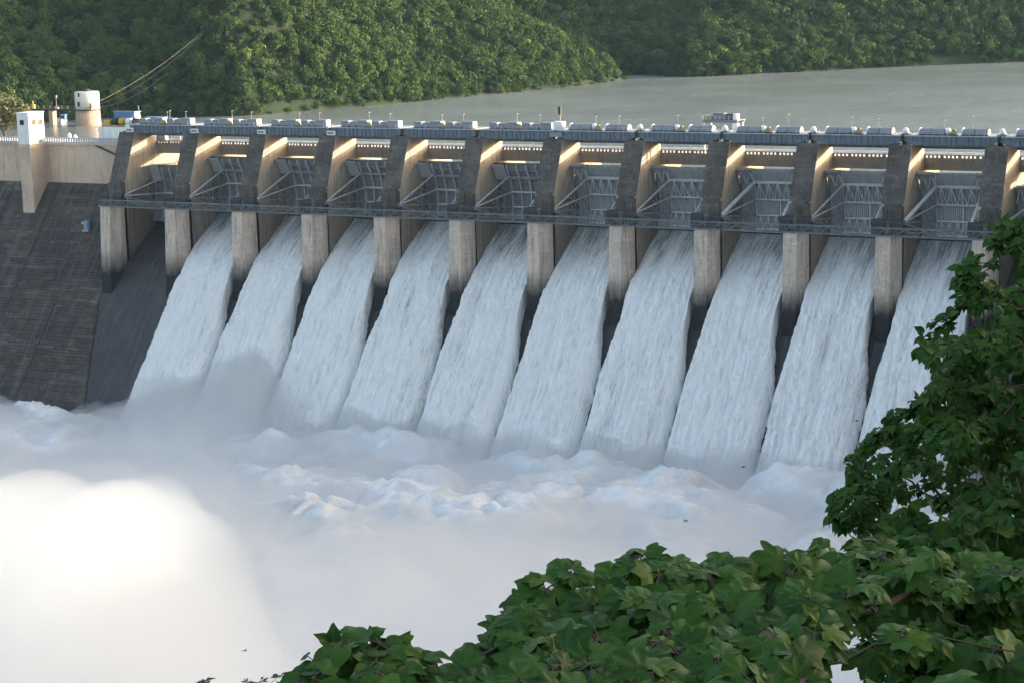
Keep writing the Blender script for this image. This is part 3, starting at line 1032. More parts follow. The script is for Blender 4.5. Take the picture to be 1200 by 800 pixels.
# ================================================================== LEFT CREST FURNITURE
t = thing('white_house', 'small white gate house standing on the buttress of the dam crest', 'house', (0, 0, 0))
HX0, HX1, HY0, HY1, HZ0, HZ1 = -43.4, -38.7, 15.0, 22.1, 16.76, 26.4
m = MB(); m.box(HX0, HX1, HY0, HY1, HZ0, HZ1); m.build('wall', M['white'], t)
m = MB(); m.box(HX0 - 0.2, HX1 + 0.2, HY0 - 0.2, HY1 + 0.2, HZ1, HZ1 + 0.3); m.build('roof', M['white'], t)
def wall_window(parent, x0, x1, y0, y1, z0, z1, axis):
    m = MB()
    d = 0.1
    if axis == 'y':      # in a wall facing -y
        for a in ((x0 - .12, x1 + .12, z1, z1 + .12), (x0 - .12, x1 + .12, z0 - .12, z0), (x0 - .12, x0, z0, z1), (x1, x1 + .12, z0, z1)):
            m.box(a[0], a[1], y0 - d, y0, a[2], a[3])
        f = m.build('window', M['pole'], parent)
        m = MB(); m.box(x0, x1, y0 - 0.03, y0, z0, z1); m.build('pane', M['glass'], f)
    else:
        for a in ((y0 - .12, y1 + .12, z1, z1 + .12), (y0 - .12, y1 + .12, z0 - .12, z0), (y0 - .12, y0, z0, z1), (y1, y1 + .12, z0, z1)):
            m.box(x1, x1 + d, a[0], a[1], a[2], a[3])
        f = m.build('window', M['pole'], parent)
        m = MB(); m.box(x1, x1 + 0.03, y0, y1, z0, z1); m.build('pane', M['glass'], f)
wall_window(t, -42.1, -40.6, HY0, HY0, 22.9, 24.3, 'y')
wall_window(t, 0, HX1, 16.4, 18.2, 22.8, 24.3, 'x')
wall_window(t, 0, HX1, 19.3, 21.2, 22.6, 24.1, 'x')
m = MB(); m.box(HX1, HX1 + 0.06, 19.2, 20.9, 16.9, 20.3); m.build('door', M['cover'], t)

# white hoarding beside the first pier
t = thing('hoarding', 'white panelled hoarding on the crest road left of the first pier', 'hoarding', (0, 0, 0))
x = -19.2
q = 0
while x < -9.4:
    m = MB(); m.bevbox(x, x + 1.86, 24.6, 24.8, 17.02, 21.8, 0.05); m.build('panel', M['white'], t); x += 1.95
m = MB(); m.box(-19.3, -9.4, 24.8, 24.95, 21.2, 21.45); m.box(-19.3, -9.4, 24.8, 24.95, 18.0, 18.25); m.build('rail', M['pole'], t)
t = thing('hoarding', 'white sheet screen close behind the top of the first pier', 'hoarding', (0, 0, 0))
for q in range(3):
    m = MB(); m.bevbox(-9.2 + q * 2.6, -6.7 + q * 2.6, 25.4, 25.6, 17.02, 22.6, 0.05); m.build('panel', M['white'], t)
t = thing('hoarding', 'low white panel wall on the road behind the dry first bay', 'hoarding', (0, 0, 0))
for q in range(2):
    m = MB(); m.bevbox(9.0 + q * 2.9, 11.8 + q * 2.9, 25.4, 25.6, 17.17, 20.9, 0.05); m.build('panel', M['white'], t)
# blue shed
t = thing('blue_shed', 'blue corrugated site shed on the crest beyond the first pier', 'shed', (0, 0, 0))
m = MB()
m.box(-16.0, -8.2, 29.0, 31.8, 17.02, 26.0)
x = -16.0
while x < -8.3:
    m.box(x, x + 0.2, 28.9, 29.0, 17.1, 25.9); x += 0.42
m.build('wall', M['blue'], t)
m = MB(); m.box(-8.2, -8.1, 29.1, 31.7, 22.5, 25.9); m.build('end_wall', M['coverw'], t)
m = MB(); m.prism_x([(28.7, 26.0), (32.1, 26.0), (32.1, 26.2), (28.7, 26.4)], -16.3, -7.9); m.build('roof', M['blue'], t)
t = thing('blue_shed', 'lower dark blue cabin standing right of the blue site shed', 'shed', (0, 0, 0))
m = MB(); m.bevbox(-3.5, 3.4, 28.5, 30.5, 17.17, 24.6, 0.1); m.build('wall', M['girder'], t)
m = MB(); m.box(-3.7, 3.6, 28.3, 30.7, 24.6, 24.75); m.build('roof', M['blue'], t)
# machinery row in front of the shed
for q, (xx, cm, word) in enumerate(((-18.5, 'yellow', 'yellow machine box at the left end of the row by the blue shed'), (-15.6, 'dark', 'black round machine drum left of the yellow drum by the shed'),
                                    (-12.9, 'yellow', 'yellow round machine drum in front of the blue shed'), (-10.2, 'coverw', 'white round drum in front of the blue shed'), (-7.6, 'dark', 'black machine drum right of the white drum by the shed'))):
    t = thing('winch', word, 'machine', (xx, 26.6, 22.2), 'machines in a row by the blue shed')
    m = MB()
    if q == 0: m.bevbox(0, 2.4, 0, 1.8, 0, 1.5, 0.1)
    else: m.tube([(0.2, 0.9, 1.15), (2.0, 0.9, 1.15)], 1.05, 14)
    m.build('drum' if q else 'casing', M[cm], t)
    m = MB(); m.box(0, 2.4, 0, 1.9, -0.2, 0.02); m.build('skid', M['yellow'] if q < 3 else M['dark'], t)
t = thing('platform', 'yellow edged steel platform carrying the machines by the blue shed', 'platform', (0, 0, 0))
m = MB(); m.box(-19.5, -5.0, 26.2, 28.6, 21.8, 22.0); m.build('deck', M['ochre'], t)
for xx in (-19.3, -14.5, -9.8, -5.2):
    for yy in (26.4, 28.4):
        m = MB(); m.bar((xx, yy, 17.02), (xx, yy, 21.8), 0.22); m.build('leg', M['pole'], t)
lamp(-3.0, 27.5, 17.1, 11.0, 'tall tilted flood lamp pole right of the blue shed', False, -0.22, 0.13)
lamp(5.5, 29, 17.15, 9.5, 'tall thin lamp pole above the first bay behind the bridge', False, 0, 0.09)

# pale blue tank on the sloping face
t = thing('water_tank', 'small pale blue tank standing on the dark sloping masonry face', 'tank', (-15.2, YF(-8.4) - 0.6, -8.6))
m = MB(); m.lathe([(0.95, 0), (1.0, 0.2), (1.0, 2.2), (0.85, 2.6), (0.3, 2.8)], 0, 0, 14); m.build('tank_body', M['drum'], t)
m = MB(); m.box(-1.9, -1.0, -0.4, 0.4, 1.6, 2.3); m.build('valve_box', M['drum'], t)
m = MB(); m.box(-1.2, 1.2, -1.0, 1.2, -0.6, 0.0); m.build('plinth', M['pole'], t)

# intake tower, service bridge, cables, boats
t = thing('intake_tower', 'round tower, white above and tan below, standing in the reservoir', 'tower', (-130.3, 153.5, 0))
m = MB(); m.lathe([(5.0, LAKE - 8), (4.9, LAKE + 0.4), (4.7, 17.0)], 0, 0, 28); m.build('lower_shaft', M['tan'], t, True)
m = MB(); m.lathe([(5.15, 17.0), (5.15, 17.35)], 0, 0, 28); m.build('ledge', M['dark'], t)
m = MB(); m.lathe([(4.75, 17.35), (4.75, 23.9), (4.6, 24.1), (3.6, 24.2)], 0, 0, 28); m.build('upper_shaft', M['white'], t, True)
m = MB(); m.lathe([(1.9, 24.2), (1.7, 24.6), (1.0, 25.1), (0.2, 25.3)], 0.2, 0, 12); m.build('roof_vent', M['algae'], t)
m = MB(); m.box(-0.9, 0.2, -4.86, -4.6, 18.6, 20.4); m.build('door', M['dark'], t)
m = MB(); m.box(-0.5, 0.3, -4.86, -4.6, 22.3, 23.9); m.build('stain_panel', M['algae'], t)
m = MB(); m.bar((3.2, -4.4, 18.0), (6.2, -4.4, 18.6), 0.35); m.box(5.0, 6.0, -4.9, -3.9, 17.4, 19.8); m.build('cable_bracket', M['ochre'], t)

t = thing('service_bridge', 'dark slim service bridge running left from the round tower', 'bridge', (0, 0, 0))
m = MB(); m.box(-200, -135.2, 152.5, 155.0, 16.6, 17.3); m.build('bridge_deck', M['dark'], t)
m = MB()
m.bar((-200, 152.6, 18.5), (-135.2, 152.6, 18.5), 0.1); m.bar((-200, 152.6, 17.9), (-135.2, 152.6, 17.9), 0.08)
for q in range(22): m.bar((-199.5 + q * 3.0, 152.6, 17.3), (-199.5 + q * 3.0, 152.6, 18.5), 0.16)
tag(m.build('railing', M['ochre'], t), kind='stuff')
m = MB(); m.box(-149.4, -147.4, 152.6, 154.9, LAKE - 6, 16.6); m.build('column', M['tan'], t)
t = thing('winch', 'yellow machine standing on the dark service bridge left of the tower', 'machine', (-158.0, 153.6, 17.3))
m = MB(); m.bevbox(-1.0, 0.8, -0.6, 0.6, 0, 1.6, 0.1); m.build('casing', M['yellow'], t)
m = MB(); m.bar((0, 0, 1.6), (0, 0, 3.0), 0.3); m.build('mast', M['yellow'], t)
t = thing('radio_mast', 'thin grey mast on the service bridge above the moored boat', 'mast', (-146.0, 153.6, 17.3))
m = MB(); m.tube([(0, 0, 0), (0, 0, 5.4)], [0.16, 0.08], 6); m.build('pole', M['pole'], t)
m = MB(); m.box(-0.4, 0.4, -0.2, 0.2, 4.3, 5.3); m.build('antenna_box', M['pole'], t)
m = MB(); m.bevbox(-0.9, 0.9, -0.6, 0.6, 0, 0.8, 0.1); m.build('base_box', M['cover'], t)
def cable_end(px, py):
    """where the sight line through a photo pixel meets the hillside, a few metres short of it"""
    for d in range(560, 900, 2):
        P = at(px, py, float(d))
        if hill_z(np.array([P[0]]), np.array([P[1]]))[0] + 7 > P[2]:
            return tuple(P)
    return tuple(at(px, py, 720.0))
for q, (lab, z0, end, sag) in enumerate((('upper of the paired ropeway cables from the round tower to the hill', 19.4, cable_end(243, 33), 5.0),
                                         ('lower of the paired ropeway cables from the round tower to the hill', 18.9, cable_end(238, 40), 6.5),
                                         ('lowest slack ropeway cable hanging below the pair by the tower', 18.3, cable_end(196, 86), 5.0))):
    a, b = Vector((-124.5, 149.2, z0)), Vector(end)
    pts = []
    for s_ in range(15):
        f = s_ / 14
        p = a.lerp(b, f); p.z -= sag * 4 * f * (1 - f) * 0.5
        pts.append(p)
    m = MB(); m.tube(pts, 0.075, 6)
    tag(m.build('ropeway_cable', M['cable']), lab, 'cable', 'ropeway cables to the hill')
def boat(x, y, L, lab, big):
    t = thing('boat', lab, 'boat', (x, y, LAKE))
    t.rotation_euler = (0, 0, R(-62))
    m = MB()
    secs = []
    for q in range(7):
        f = q / 6
        wdt = L * 0.17 * math.sin(math.pi * min(0.5, 0.18 + f * 0.5)) * (1 - max(0, f - 0.6) ** 1.6 * 3.6)
        wdt = max(wdt, 0.05)
        sheer = 0.85 + 0.7 * max(0, f - 0.4) ** 2 * 3
        secs.append([(f * L - L / 2, -wdt, sheer), (f * L - L / 2, -wdt * 0.75, -0.2), (f * L - L / 2, wdt * 0.75, -0.2), (f * L - L / 2, wdt, sheer)])
    v = [p for s_ in secs for p in s_]
    f_ = []
    for q in range(6):
        for i in range(4):
            j = (i + 1) % 4
            f_.append((q * 4 + i, q * 4 + j, q * 4 + 4 + j, q * 4 + 4 + i))
    f_ += [(3, 2, 1, 0), (24, 25, 26, 27)]
    m.add(v, f_); m.build('hull', M['coverw'] if big else M['drum'], t)
    if big:
        m = MB(); m.bevbox(-L * 0.3, L * 0.12, -L * 0.12, L * 0.12, 0.85, 3.0, 0.15); m.build('cabin', M['blue'], t)
        m = MB(); m.box(L * 0.12, L * 0.125, -L * 0.09, L * 0.09, 1.9, 2.7); m.build('windscreen', M['glass'], t)
        m = MB(); m.bevbox(-L * 0.34, L * 0.16, -L * 0.14, L * 0.14, 3.0, 3.25, 0.06); m.build('roof', M['blue'], t)
        m = MB(); m.box(-L * 0.46, -L * 0.32, -0.6, 0.6, 0.8, 1.9); m.build('engine_box', M['red'], t)
    else:
        m = MB(); m.bevbox(-L * 0.2, L * 0.1, -L * 0.1, L * 0.1, 0.75, 1.5, 0.1); m.build('cabin', M['blue'], t)
    return t
boat(-151.5, 163.5, 8.5, 'white boat with blue cabin moored under the service bridge', True)
boat(-145.5, 166.5, 5.0, 'small pale blue boat moored between the cabin boat and the tower', False)
boat(-158.0, 168.0, 5.5, 'small blue boat moored behind the white house, left of the cabin boat', False)
t = thing('rock_pillar', 'tan rock pillar below the olive tree at the left edge', 'rock', (-150, 115, 0))
m = MB()
pr = [(3.4, 5), (3.6, 9), (3.0, 12), (3.2, 15), (2.4, 17.0), (1.0, 18)]
m.lathe(pr, 0, 0, 11); o = m.build('pillar', M['tan'], t)
rr = random.Random(3)
for v_ in o.data.vertices:
    v_.co.x *= rr.uniform(0.85, 1.15); v_.co.y *= rr.uniform(0.85, 1.15)
for q, (xx, lab) in enumerate(((-36.3, 'white bundle on the crest road, left one right of the white house'), (-34.0, 'white bundle on the crest road, right one past the white house'))):
    t = thing('sack', lab, 'sack', (xx, 31, 17.0), 'white bundles on the crest road')
    m = MB(); m.lathe([(0.5, 0), (0.7, 0.5), (0.6, 1.1 + 0.5 * (1 - q)), (0.25, 1.5 + 0.5 * (1 - q))], 0, 0, 9); m.build('bundle', M['coverw'], t, True)
    m = MB(); m.lathe([(0.1, 1.45 + 0.5 * (1 - q)), (0.22, 1.7 + 0.5 * (1 - q))], 0, 0, 7); m.build('knot', M['coverw'], t)

# ================================================================== FALLING WATER
srf = np.array([(19.9, -3.0), (17, -5.0), (14, -6.9), (11, -8.7), (8, -10.6), (5, -12.6), (2.4, -14.7), (-0.2, -17.2), (-2.5, -19.8), (-5.5, -23.4), (-9, -27.8), (-14, -34.1), (-20, -41.6), (-26, -49.1), (-31, -55.4), (-35, -60.4)])
base = np.array([(19.6, -7.6), (16.2, -9.2), (13, -11.2), (10, -13.3), (7, -15.6), (4, -18.2), (1.6, -21.4), (-0.4, -24), (-2.5, -27), (-4.8, -29.9), (-9.2, -35.4), (-14.5, -42.1), (-20.5, -49.6), (-26.5, -57.1), (-31.4, -63), (-35.4, -66)])
seg = np.r_[0, np.cumsum(np.hypot(*np.diff(srf, axis=0).T))]
NS, NU = 250, 120
ss = np.linspace(0, seg[-1], NS)
sy, sz = np.interp(ss, seg, srf[:, 0]), np.interp(ss, seg, srf[:, 1])
by, bz = np.interp(ss, seg, base[:, 0]), np.interp(ss, seg, base[:, 1])
for _ in range(6):
    for arr in (sy, sz, by, bz):
        arr[1:-1] = (arr[:-2] + 2 * arr[1:-1] + arr[2:]) / 4
ty, tz = np.gradient(sy), np.gradient(sz)
tl = np.hypot(ty, tz); ty, tz = ty / tl, tz / tl
ny, nz = tz, -ty                                        # outward normal (downstream and up)
ny, nz = np.where(nz < 0, -ny, ny), np.where(nz < 0, -nz, nz)
u = np.linspace(-1, 1, NU)
for i in range(1, 11):
    x0, x1 = 5.02, 22.68
    sd_ = 100 + i * 13
    e = 0.80
    au = np.abs(u); sg = np.sign(u)
    side = np.clip((au - e) / (1 - e), 0, 1)             # 0 on the top sheet, 1 at the foot of the side curtain
    UU, SS = np.meshgrid(u, ss, indexing='xy')           # rows along the flow
    rag = (fbm(SS / 2.2, UU * 0 + 3.3 + (UU > 0) * 7.7, sd_ + 5, 4, 0.7) - 0.5)
    fl = np.clip((-1.2 - sy) / 13.0, 0, 1.0)[:, None]    # flare past the pier noses
    hw = (x1 - x0) / 2
    top_hw = hw + 0.5 * fl * 3.2 * 0.6
    base_hw = hw + 3.35 * np.sqrt(fl) * np.clip(fl * 1.6, 0, 1)
    S_ = side[None, :]
    AU = np.minimum(au / e, 1)[None, :]
    X = (x0 + x1) / 2 + sg[None, :] * (AU * top_hw + (base_hw - top_hw) * S_ ** 0.8) + rag * 1.5 * (0.3 + 0.7 * S_) * fl * np.abs(UU) ** 6
    drop = S_ ** 1.35
    thin = 0.9 * fl * np.abs(AU) ** 6                     # sheet sags a little at its edges
    Y = sy[:, None] * (1 - drop) + by[:, None] * drop
    Zz = sz[:, None] * (1 - drop) + bz[:, None] * drop
    sn = SS / 1.0
    grow = sstep(6, 30, SS)
    d = (fbm(X / 0.8, sn / 11, sd_, 4, 0.62) - 0.5) * (0.5 + 1.2 * grow) * (1 - 0.4 * S_)
    d += (fbm(X / 3.5, sn / 16, sd_ + 40, 3) - 0.5) * (0.5 + 1.6 * grow)
    d += (fbm(X / 0.55, sn / 1.6, sd_ + 70, 3, 0.6) - 0.5) * (0.15 + 0.8 * grow)
    d -= thin
    d *= sstep(0, 4, SS)
    Y = Y + ny[:, None] * d; Zz = Zz + nz[:, None] * d
    X = X + (fbm(SS / 3, UU * 9, sd_ + 80, 2) - 0.5) * 0.3 * grow
    X = np.where(sy[:, None] > -1.0, np.clip(X, 4.9, 22.75), X)
    a_ = sstep(0, 22, SS) * 0.66 + 0.14
    a_ = a_ + 0.25 * sstep(-0.35, 0.45, d) - 0.12 - 0.16 * S_ * fl
    lane = fbm(X / 3.0, SS / 30, sd_ + 55, 3)
    a_ = a_ + (lane - 0.5) * 0.7 + 0.2
    V = np.stack([(X + S * i).ravel(), Y.ravel(), Zz.ravel()], -1)
    o = mesh_np('falling_water', V, grid_faces(NS, NU), M['jet'], None, True, {'aer': a_.ravel(), 'across': (X + 31.7 * i).ravel(), 'along': SS.ravel()})
    tag(o, kind='structure')

# ================================================================== FOAM AND MIST
gx, gy = np.meshgrid(np.arange(-150, 340, 1.0), np.arange(-360, -16, 1.0), indexing='ij')
wx = gx + 9 * (fbm(gx / 17, gy / 17, 41, 3) - 0.5); wy = gy + 9 * (fbm(gx / 17, gy / 17, 47, 3) - 0.5)
lump = sstep(0.3, 0.7, fbm(gx / 30, gy / 30, 71, 3))
hgt = 3.6 * domes(wx / 24, wy / 24, 5) + lump * (3.2 * domes(wx / 10.5, wy / 10.5, 11) + 2.2 * domes(wx / 4.9, wy / 4.9, 17) + 1.5 * domes(wx / 2.6, wy / 2.6, 19)) + 2.8 * (fbm(gx / 4.2, gy / 4.2, 29, 4, 0.7) - 0.5)
hgt += 7 * (fbm(gx / 45, gy / 45, 23, 3) - 0.5)
boil = sstep(-22, -40, gy)
far_ = sstep(-110, -190, gy)
fz = -60.5 + hgt * (0.35 + 0.65 * boil) * (1 - 0.7 * far_)
fz = fz + 2.0 * np.exp(-((gy + 40) / 14) ** 2) * sstep(15, 40, gx) + 5.0 * (fbm(gx / 9, gy / 9, 141, 4, 0.6) - 0.5) * np.exp(-((gy + 36) / 14) ** 2)
fz = np.where(gy > -24, fz - (gy + 24) * 0.4, fz)
tag(mesh_np('foam', np.stack([gx.ravel(), gy.ravel(), fz.ravel()], -1), grid_faces(*gx.shape), M['foam']), kind='stuff')

st_ = 2.0
gx, gy = np.meshgrid(np.arange(-148, 338, st_), np.arange(-356, -8, st_), indexing='ij')
ox_, oy_ = gx, gy
gx = ox_ + 26 * (fbm(ox_ / 30, oy_ / 30, 301, 4) - 0.5); gy = oy_ + 40 * (fbm(ox_ / 30, oy_ / 30, 307, 4) - 0.5)
def bump(cx, cy, rx, ry, h):
    return h * np.exp(-(((gx - cx) / rx) ** 2 + ((gy - cy) / ry) ** 2))
top = -61 + 8 * sstep(-38, -62, gy) + 9 * sstep(-70, -150, gy) + 10 * (fbm(gx / 38, gy / 38, 61, 4) - 0.40)
# spray thrown up where the water strikes the pool
top = top + bump(160, -31, 400, 13, 4) * sstep(28, 50, gx) + sstep(24, 50, gx) * (20 * (fbm(ox_ / 16, oy_ / 30, 93, 4, 0.6) - 0.25) + 3 * domes(ox_ / 7, oy_ / 7, 131)) * np.exp(-((gy + 36) / 13) ** 2)
top = top + bump(48, -40, 34, 15, 7) + bump(76, -44, 30, 20, 9) + bump(5, -56, 60, 20, 5)
cx_ = np.array([90, 125, 150, 172, 184, 193, 200, 205, 210, 216, 224, 236, 252, 280, 340]); cz_ = np.array([-44, -26, -14, -9, -12, -13, -12, -9, -10, -17, -22, -27, -33, -41, -56])
top = np.maximum(top, -61 + (np.interp(gx, cx_, cz_) + 61) * np.exp(-((gy + 250 + 14 * np.sin(ox_ / 17)) / 32) ** 2))
top += (11 * (fbm(ox_ / 14, oy_ / 14, 77, 4, 0.6) - 0.58) + 5 * (domes(ox_ / 6.5, oy_ / 6.5, 8) - 0.75)) * sstep(-58, -42, top)
# rounded puffs heaped on the plume, along the foot of the falls and over the froth
rng = np.random.RandomState(77)
puffs = []
for q in range(85):
    X = rng.uniform(128, 240); Yp = -250 + rng.normal() * 17
    r_ = rng.uniform(4.0, 13); crest = np.interp(X, cx_, cz_)
    puffs.append((X, Yp, -61 + (crest + 61) * math.exp(-((Yp + 250) / 34) ** 2) - r_ * rng.uniform(0.45, 1.7), r_))
for q in range(130):
    X = rng.uniform(34, 300); r_ = rng.uniform(3.5, 8.5)
    puffs.append((X, rng.uniform(-47, -27), rng.uniform(-58, -52.5), r_))
for q in range(240):
    X = rng.uniform(0, 310); r_ = rng.uniform(4, 11)
    puffs.append((X, rng.uniform(-150, -48), rng.uniform(-60, -54.5) - 0.25 * r_, r_))
for X, Yp, zc, r_ in puffs:
    i0, i1 = int((X - r_ + 148) / st_), int((X + r_ + 148) / st_) + 2
    j0, j1 = int((Yp - r_ + 356) / st_), int((Yp + r_ + 356) / st_) + 2
    i0, j0 = max(i0, 0), max(j0, 0)
    d2_ = (ox_[i0:i1, j0:j1] - X) ** 2 + (oy_[i0:i1, j0:j1] - Yp) ** 2
    top[i0:i1, j0:j1] = np.maximum(top[i0:i1, j0:j1], zc + np.sqrt(np.maximum(r_ * r_ - d2_, 0)) - np.where(d2_ > r_ * r_, 99, 0))
top += 1.6 * (fbm(ox_ / 4.5, oy_ / 4.5, 211, 3) - 0.5)
gx, gy = ox_, oy_
edge = sstep(-148, -110, gx) * sstep(338, 300, gx) * sstep(-356, -330, gy)
top = -63 + (np.maximum(top, -62) + 63) * edge
nx_, ny_ = gx.shape
V = np.concatenate([np.stack([gx.ravel(), gy.ravel(), top.ravel()], -1), np.stack([gx.ravel(), gy.ravel(), np.full(gx.size, -64.5)], -1)])
G = grid_faces(nx_, ny_)
F = [G[:, ::-1] * 1 if False else G, G[:, ::-1] + gx.size]
def strip(idx):
    idx = np.array(idx); a, b = idx[:-1], idx[1:]
    return np.stack([a, b, b + gx.size, a + gx.size], -1)
I = np.arange(gx.size).reshape(nx_, ny_)
F += [strip(I[:, 0])[:, ::-1], strip(I[-1, :])[:, ::-1], strip(I[::-1, -1])[:, ::-1], strip(I[0, ::-1])[:, ::-1]]
tag(mesh_np('mist', V, np.concatenate(F), M['mist'], None, True), kind='stuff')

# ================================================================== WOODED HILLS
def crown_arrays(rng, n, rx, rz, leaf):
    """leaf-cluster quads scattered over several lobes; returns quads (n, 4, 3) and a tone per quad"""
    nl = rng.randint(6, 10)
    lobes = []
    for q in range(nl):
        a = rng.uniform(0, 6.28); rr_ = rx * rng.uniform(0.15, 0.62)
        lobes.append((rr_ * math.cos(a), rr_ * math.sin(a), rz * rng.uniform(0.5, 1.3), rx * rng.uniform(0.36, 0.6)))
    lobes.append((0, 0, rz * 1.35, rx * 0.5))
    L = np.array(lobes)
    k_ = rng.randint(0, len(L), n)
    dirs = rng.normal(size=(n, 3)); dirs[:, 2] = dirs[:, 2] * 0.9 + 0.25
    dirs /= np.linalg.norm(dirs, axis=1)[:, None]
    rad = L[k_, 3] * (0.82 + 0.3 * rng.rand(n))
    c = L[k_, :3] + dirs * rad[:, None] * np.array([1, 1, 0.85])
    nrm = dirs + rng.normal(size=(n, 3)) * 0.55
    nrm /= np.linalg.norm(nrm, axis=1)[:, None]
    a = np.cross(nrm, rng.normal(size=(n, 3))); a /= np.linalg.norm(a, axis=1)[:, None] + 1e-9
    b = np.cross(nrm, a)
    s_ = leaf * rng.uniform(0.6, 1.25, n)[:, None]
    q = np.stack([c - a * s_ - b * s_ * .6, c + a * s_ * .7 - b * s_ * .8, c + a * s_ + b * s_ * .7, c - a * s_ * .6 + b * s_], 1)
    return q
rng = np.random.RandomState(12)
CR = [crown_arrays(rng, 1000, 3.6, 3.4, 0.27) for _ in range(6)]
CRS = [crown_arrays(rng, 205, 3.6, 3.2, 0.56)[:, (0, 1, 2)] for _ in range(6)]
QF = np.arange(1000 * 4).reshape(-1, 4)
tree_crowns = []
for q in CR:
    o = mesh_np('tree_crown', q.reshape(-1, 3), QF, M['wood'], None, False, {'tint': np.repeat(rng.rand(1000) * 0.12, 4)})
    tree_crowns.append(o.data); bpy.data.objects.remove(o)
m = MB(); m.tube([(0, 0, -1.0), (0.15, 0.1, 2.0), (0.0, 0.2, 4.2)], [0.4, 0.3, 0.12], 6)
for a in (0.3, 2.4, 4.4): m.tube([(0.1, 0.1, 2.0), (1.5 * math.cos(a), 1.5 * math.sin(a), 4.0)], [0.18, 0.06], 5)
o = m.build('trunk', M['bark']); trunk_me = o.data; bpy.data.objects.remove(o)

def project(P):
    d = P - CAM; z = d @ AX_F
    return 600 + 2400 * (d @ AX_R) / z, 400 - 2400 * (d @ AX_U) / z, z
cand = []
gx, gy = np.meshgrid(np.arange(-420, 420, 3.9), np.arange(60, 860, 3.9), indexing='ij')
gx = gx + rng.uniform(-1.9, 1.9, gx.shape); gy = gy + rng.uniform(-1.9, 1.9, gy.shape)
gx2, gy2 = np.meshgrid(np.arange(-200, 300, 3.6), np.arange(110, 760, 3.6), indexing='ij')
gx2 = (gx2 + rng.uniform(-1.6, 1.6, gx2.shape)).ravel(); gy2 = (gy2 + rng.uniform(-1.6, 1.6, gy2.shape)).ravel()
d2 = poly_signed(gx2, gy2, LAKEPOLY); k2 = (d2 > -0.4) & (d2 < 34) & ((d2 < 12) | (np.hypot(gx2 + 112, gy2 - 246) < 60))
nbig = gx.size
gx = np.r_[gx.ravel(), gx2[k2]]; gy = np.r_[gy.ravel(), gy2[k2]]
low = np.r_[np.zeros(nbig, bool), np.ones(k2.sum(), bool)]
dd = poly_signed(gx, gy, LAKEPOLY)
ok = (dd > -0.2) & (dd < 125)
X_, Y_, D_ = gx[ok], gy[ok], dd[ok]
Z_ = hill_z(X_, Y_)
px, py, dep = project(np.stack([X_, Y_, Z_ + 4], -1))
vis = (px > -60) & (px < 1270) & (py > -45) & (py < 175)
# keep out of a few bare patches of red bank on the far shore
bare = (px > 1092) & (px < 1146) & (D_ < 6)
keep = vis & ~bare
idx = np.where(keep)[0]
# drop trees wholly hidden behind the near ridge line: coarse depth test along pixel columns
order = idx[np.argsort(dep[idx])]
near = order[:]
size = rng.uniform(0.55, 1.35, len(X_)) * np.where(D_ < 5, 0.8, 1.08) * np.where(low[ok], 0.55, 1.0)
show = size / dep
best = set(order[np.argsort(-(show[order] * (D_[order] < 90)))][:300].tolist())
Vs, Ts, n_far = [], [], 0
sp = fbm(X_ / 22, Y_ / 22, 88, 2)
for ii in order:
    s_ = size[ii]; yaw = rng.uniform(0, 6.28)
    base_ = np.array([X_[ii], Y_[ii], Z_[ii] - 0.6])
    if ii in best:
        t = bpy.data.objects.new('hill_tree', None); COL.objects.link(t)
        t.location = base_; t.rotation_euler = (0, 0, yaw); t.scale = (s_, s_, s_ * rng.uniform(0.85, 1.25))
        tag(t, 'leafy green tree in the dense wood on the hills across the reservoir', 'tree', 'trees of the wooded hills across the reservoir')
        c = bpy.data.objects.new('crown', tree_crowns[rng.randint(0, 6)]); COL.objects.link(c); c.parent = t
        c = bpy.data.objects.new('trunk', trunk_me); COL.objects.link(c); c.parent = t
    else:
        q = CRS[rng.randint(0, 6)].reshape(-1, 3) * np.array([s_, s_, s_ * rng.uniform(0.85, 1.25)])
        co, si = math.cos(yaw), math.sin(yaw)
        q = np.stack([q[:, 0] * co - q[:, 1] * si, q[:, 0] * si + q[:, 1] * co, q[:, 2]], -1) + base_
        Vs.append(q); Ts.append(np.full(len(q), (rng.rand() * 0.55 + sp[ii] * 0.75) % 1.0)); n_far += 1
V = np.concatenate(Vs)
tag(mesh_np('distant_wood', V, np.arange(len(V)).reshape(-1, 3), M['wood'], None, False, {'tint': np.concatenate(Ts)}), kind='stuff')


# olive tree at the left edge
t = thing('shore_tree', 'olive green sunlit tree at the left edge behind the dam crest', 'tree', (-118.5, 92, 8))
q = crown_arrays(np.random.RandomState(5), 3200, 8.6, 7.0, 0.42)
q[:, :, 2] += 6.5
mesh_np('crown', q.reshape(-1, 3), np.arange(12800).reshape(-1, 4), M['olive'], t, False, {'tint': np.repeat(np.random.RandomState(2).rand(3200) * 0.3, 4)})
m = MB(); m.tube([(0, 0, -3), (0.3, 0, 5), (0, 0.4, 11)], [0.7, 0.5, 0.2], 8)
for a in (0.5, 2.2, 3.9, 5.3): m.tube([(0.2, 0, 5), (4 * math.cos(a), 4 * math.sin(a), 11.5)], [0.35, 0.1], 6)
m.build('trunk', M['bark'], t)

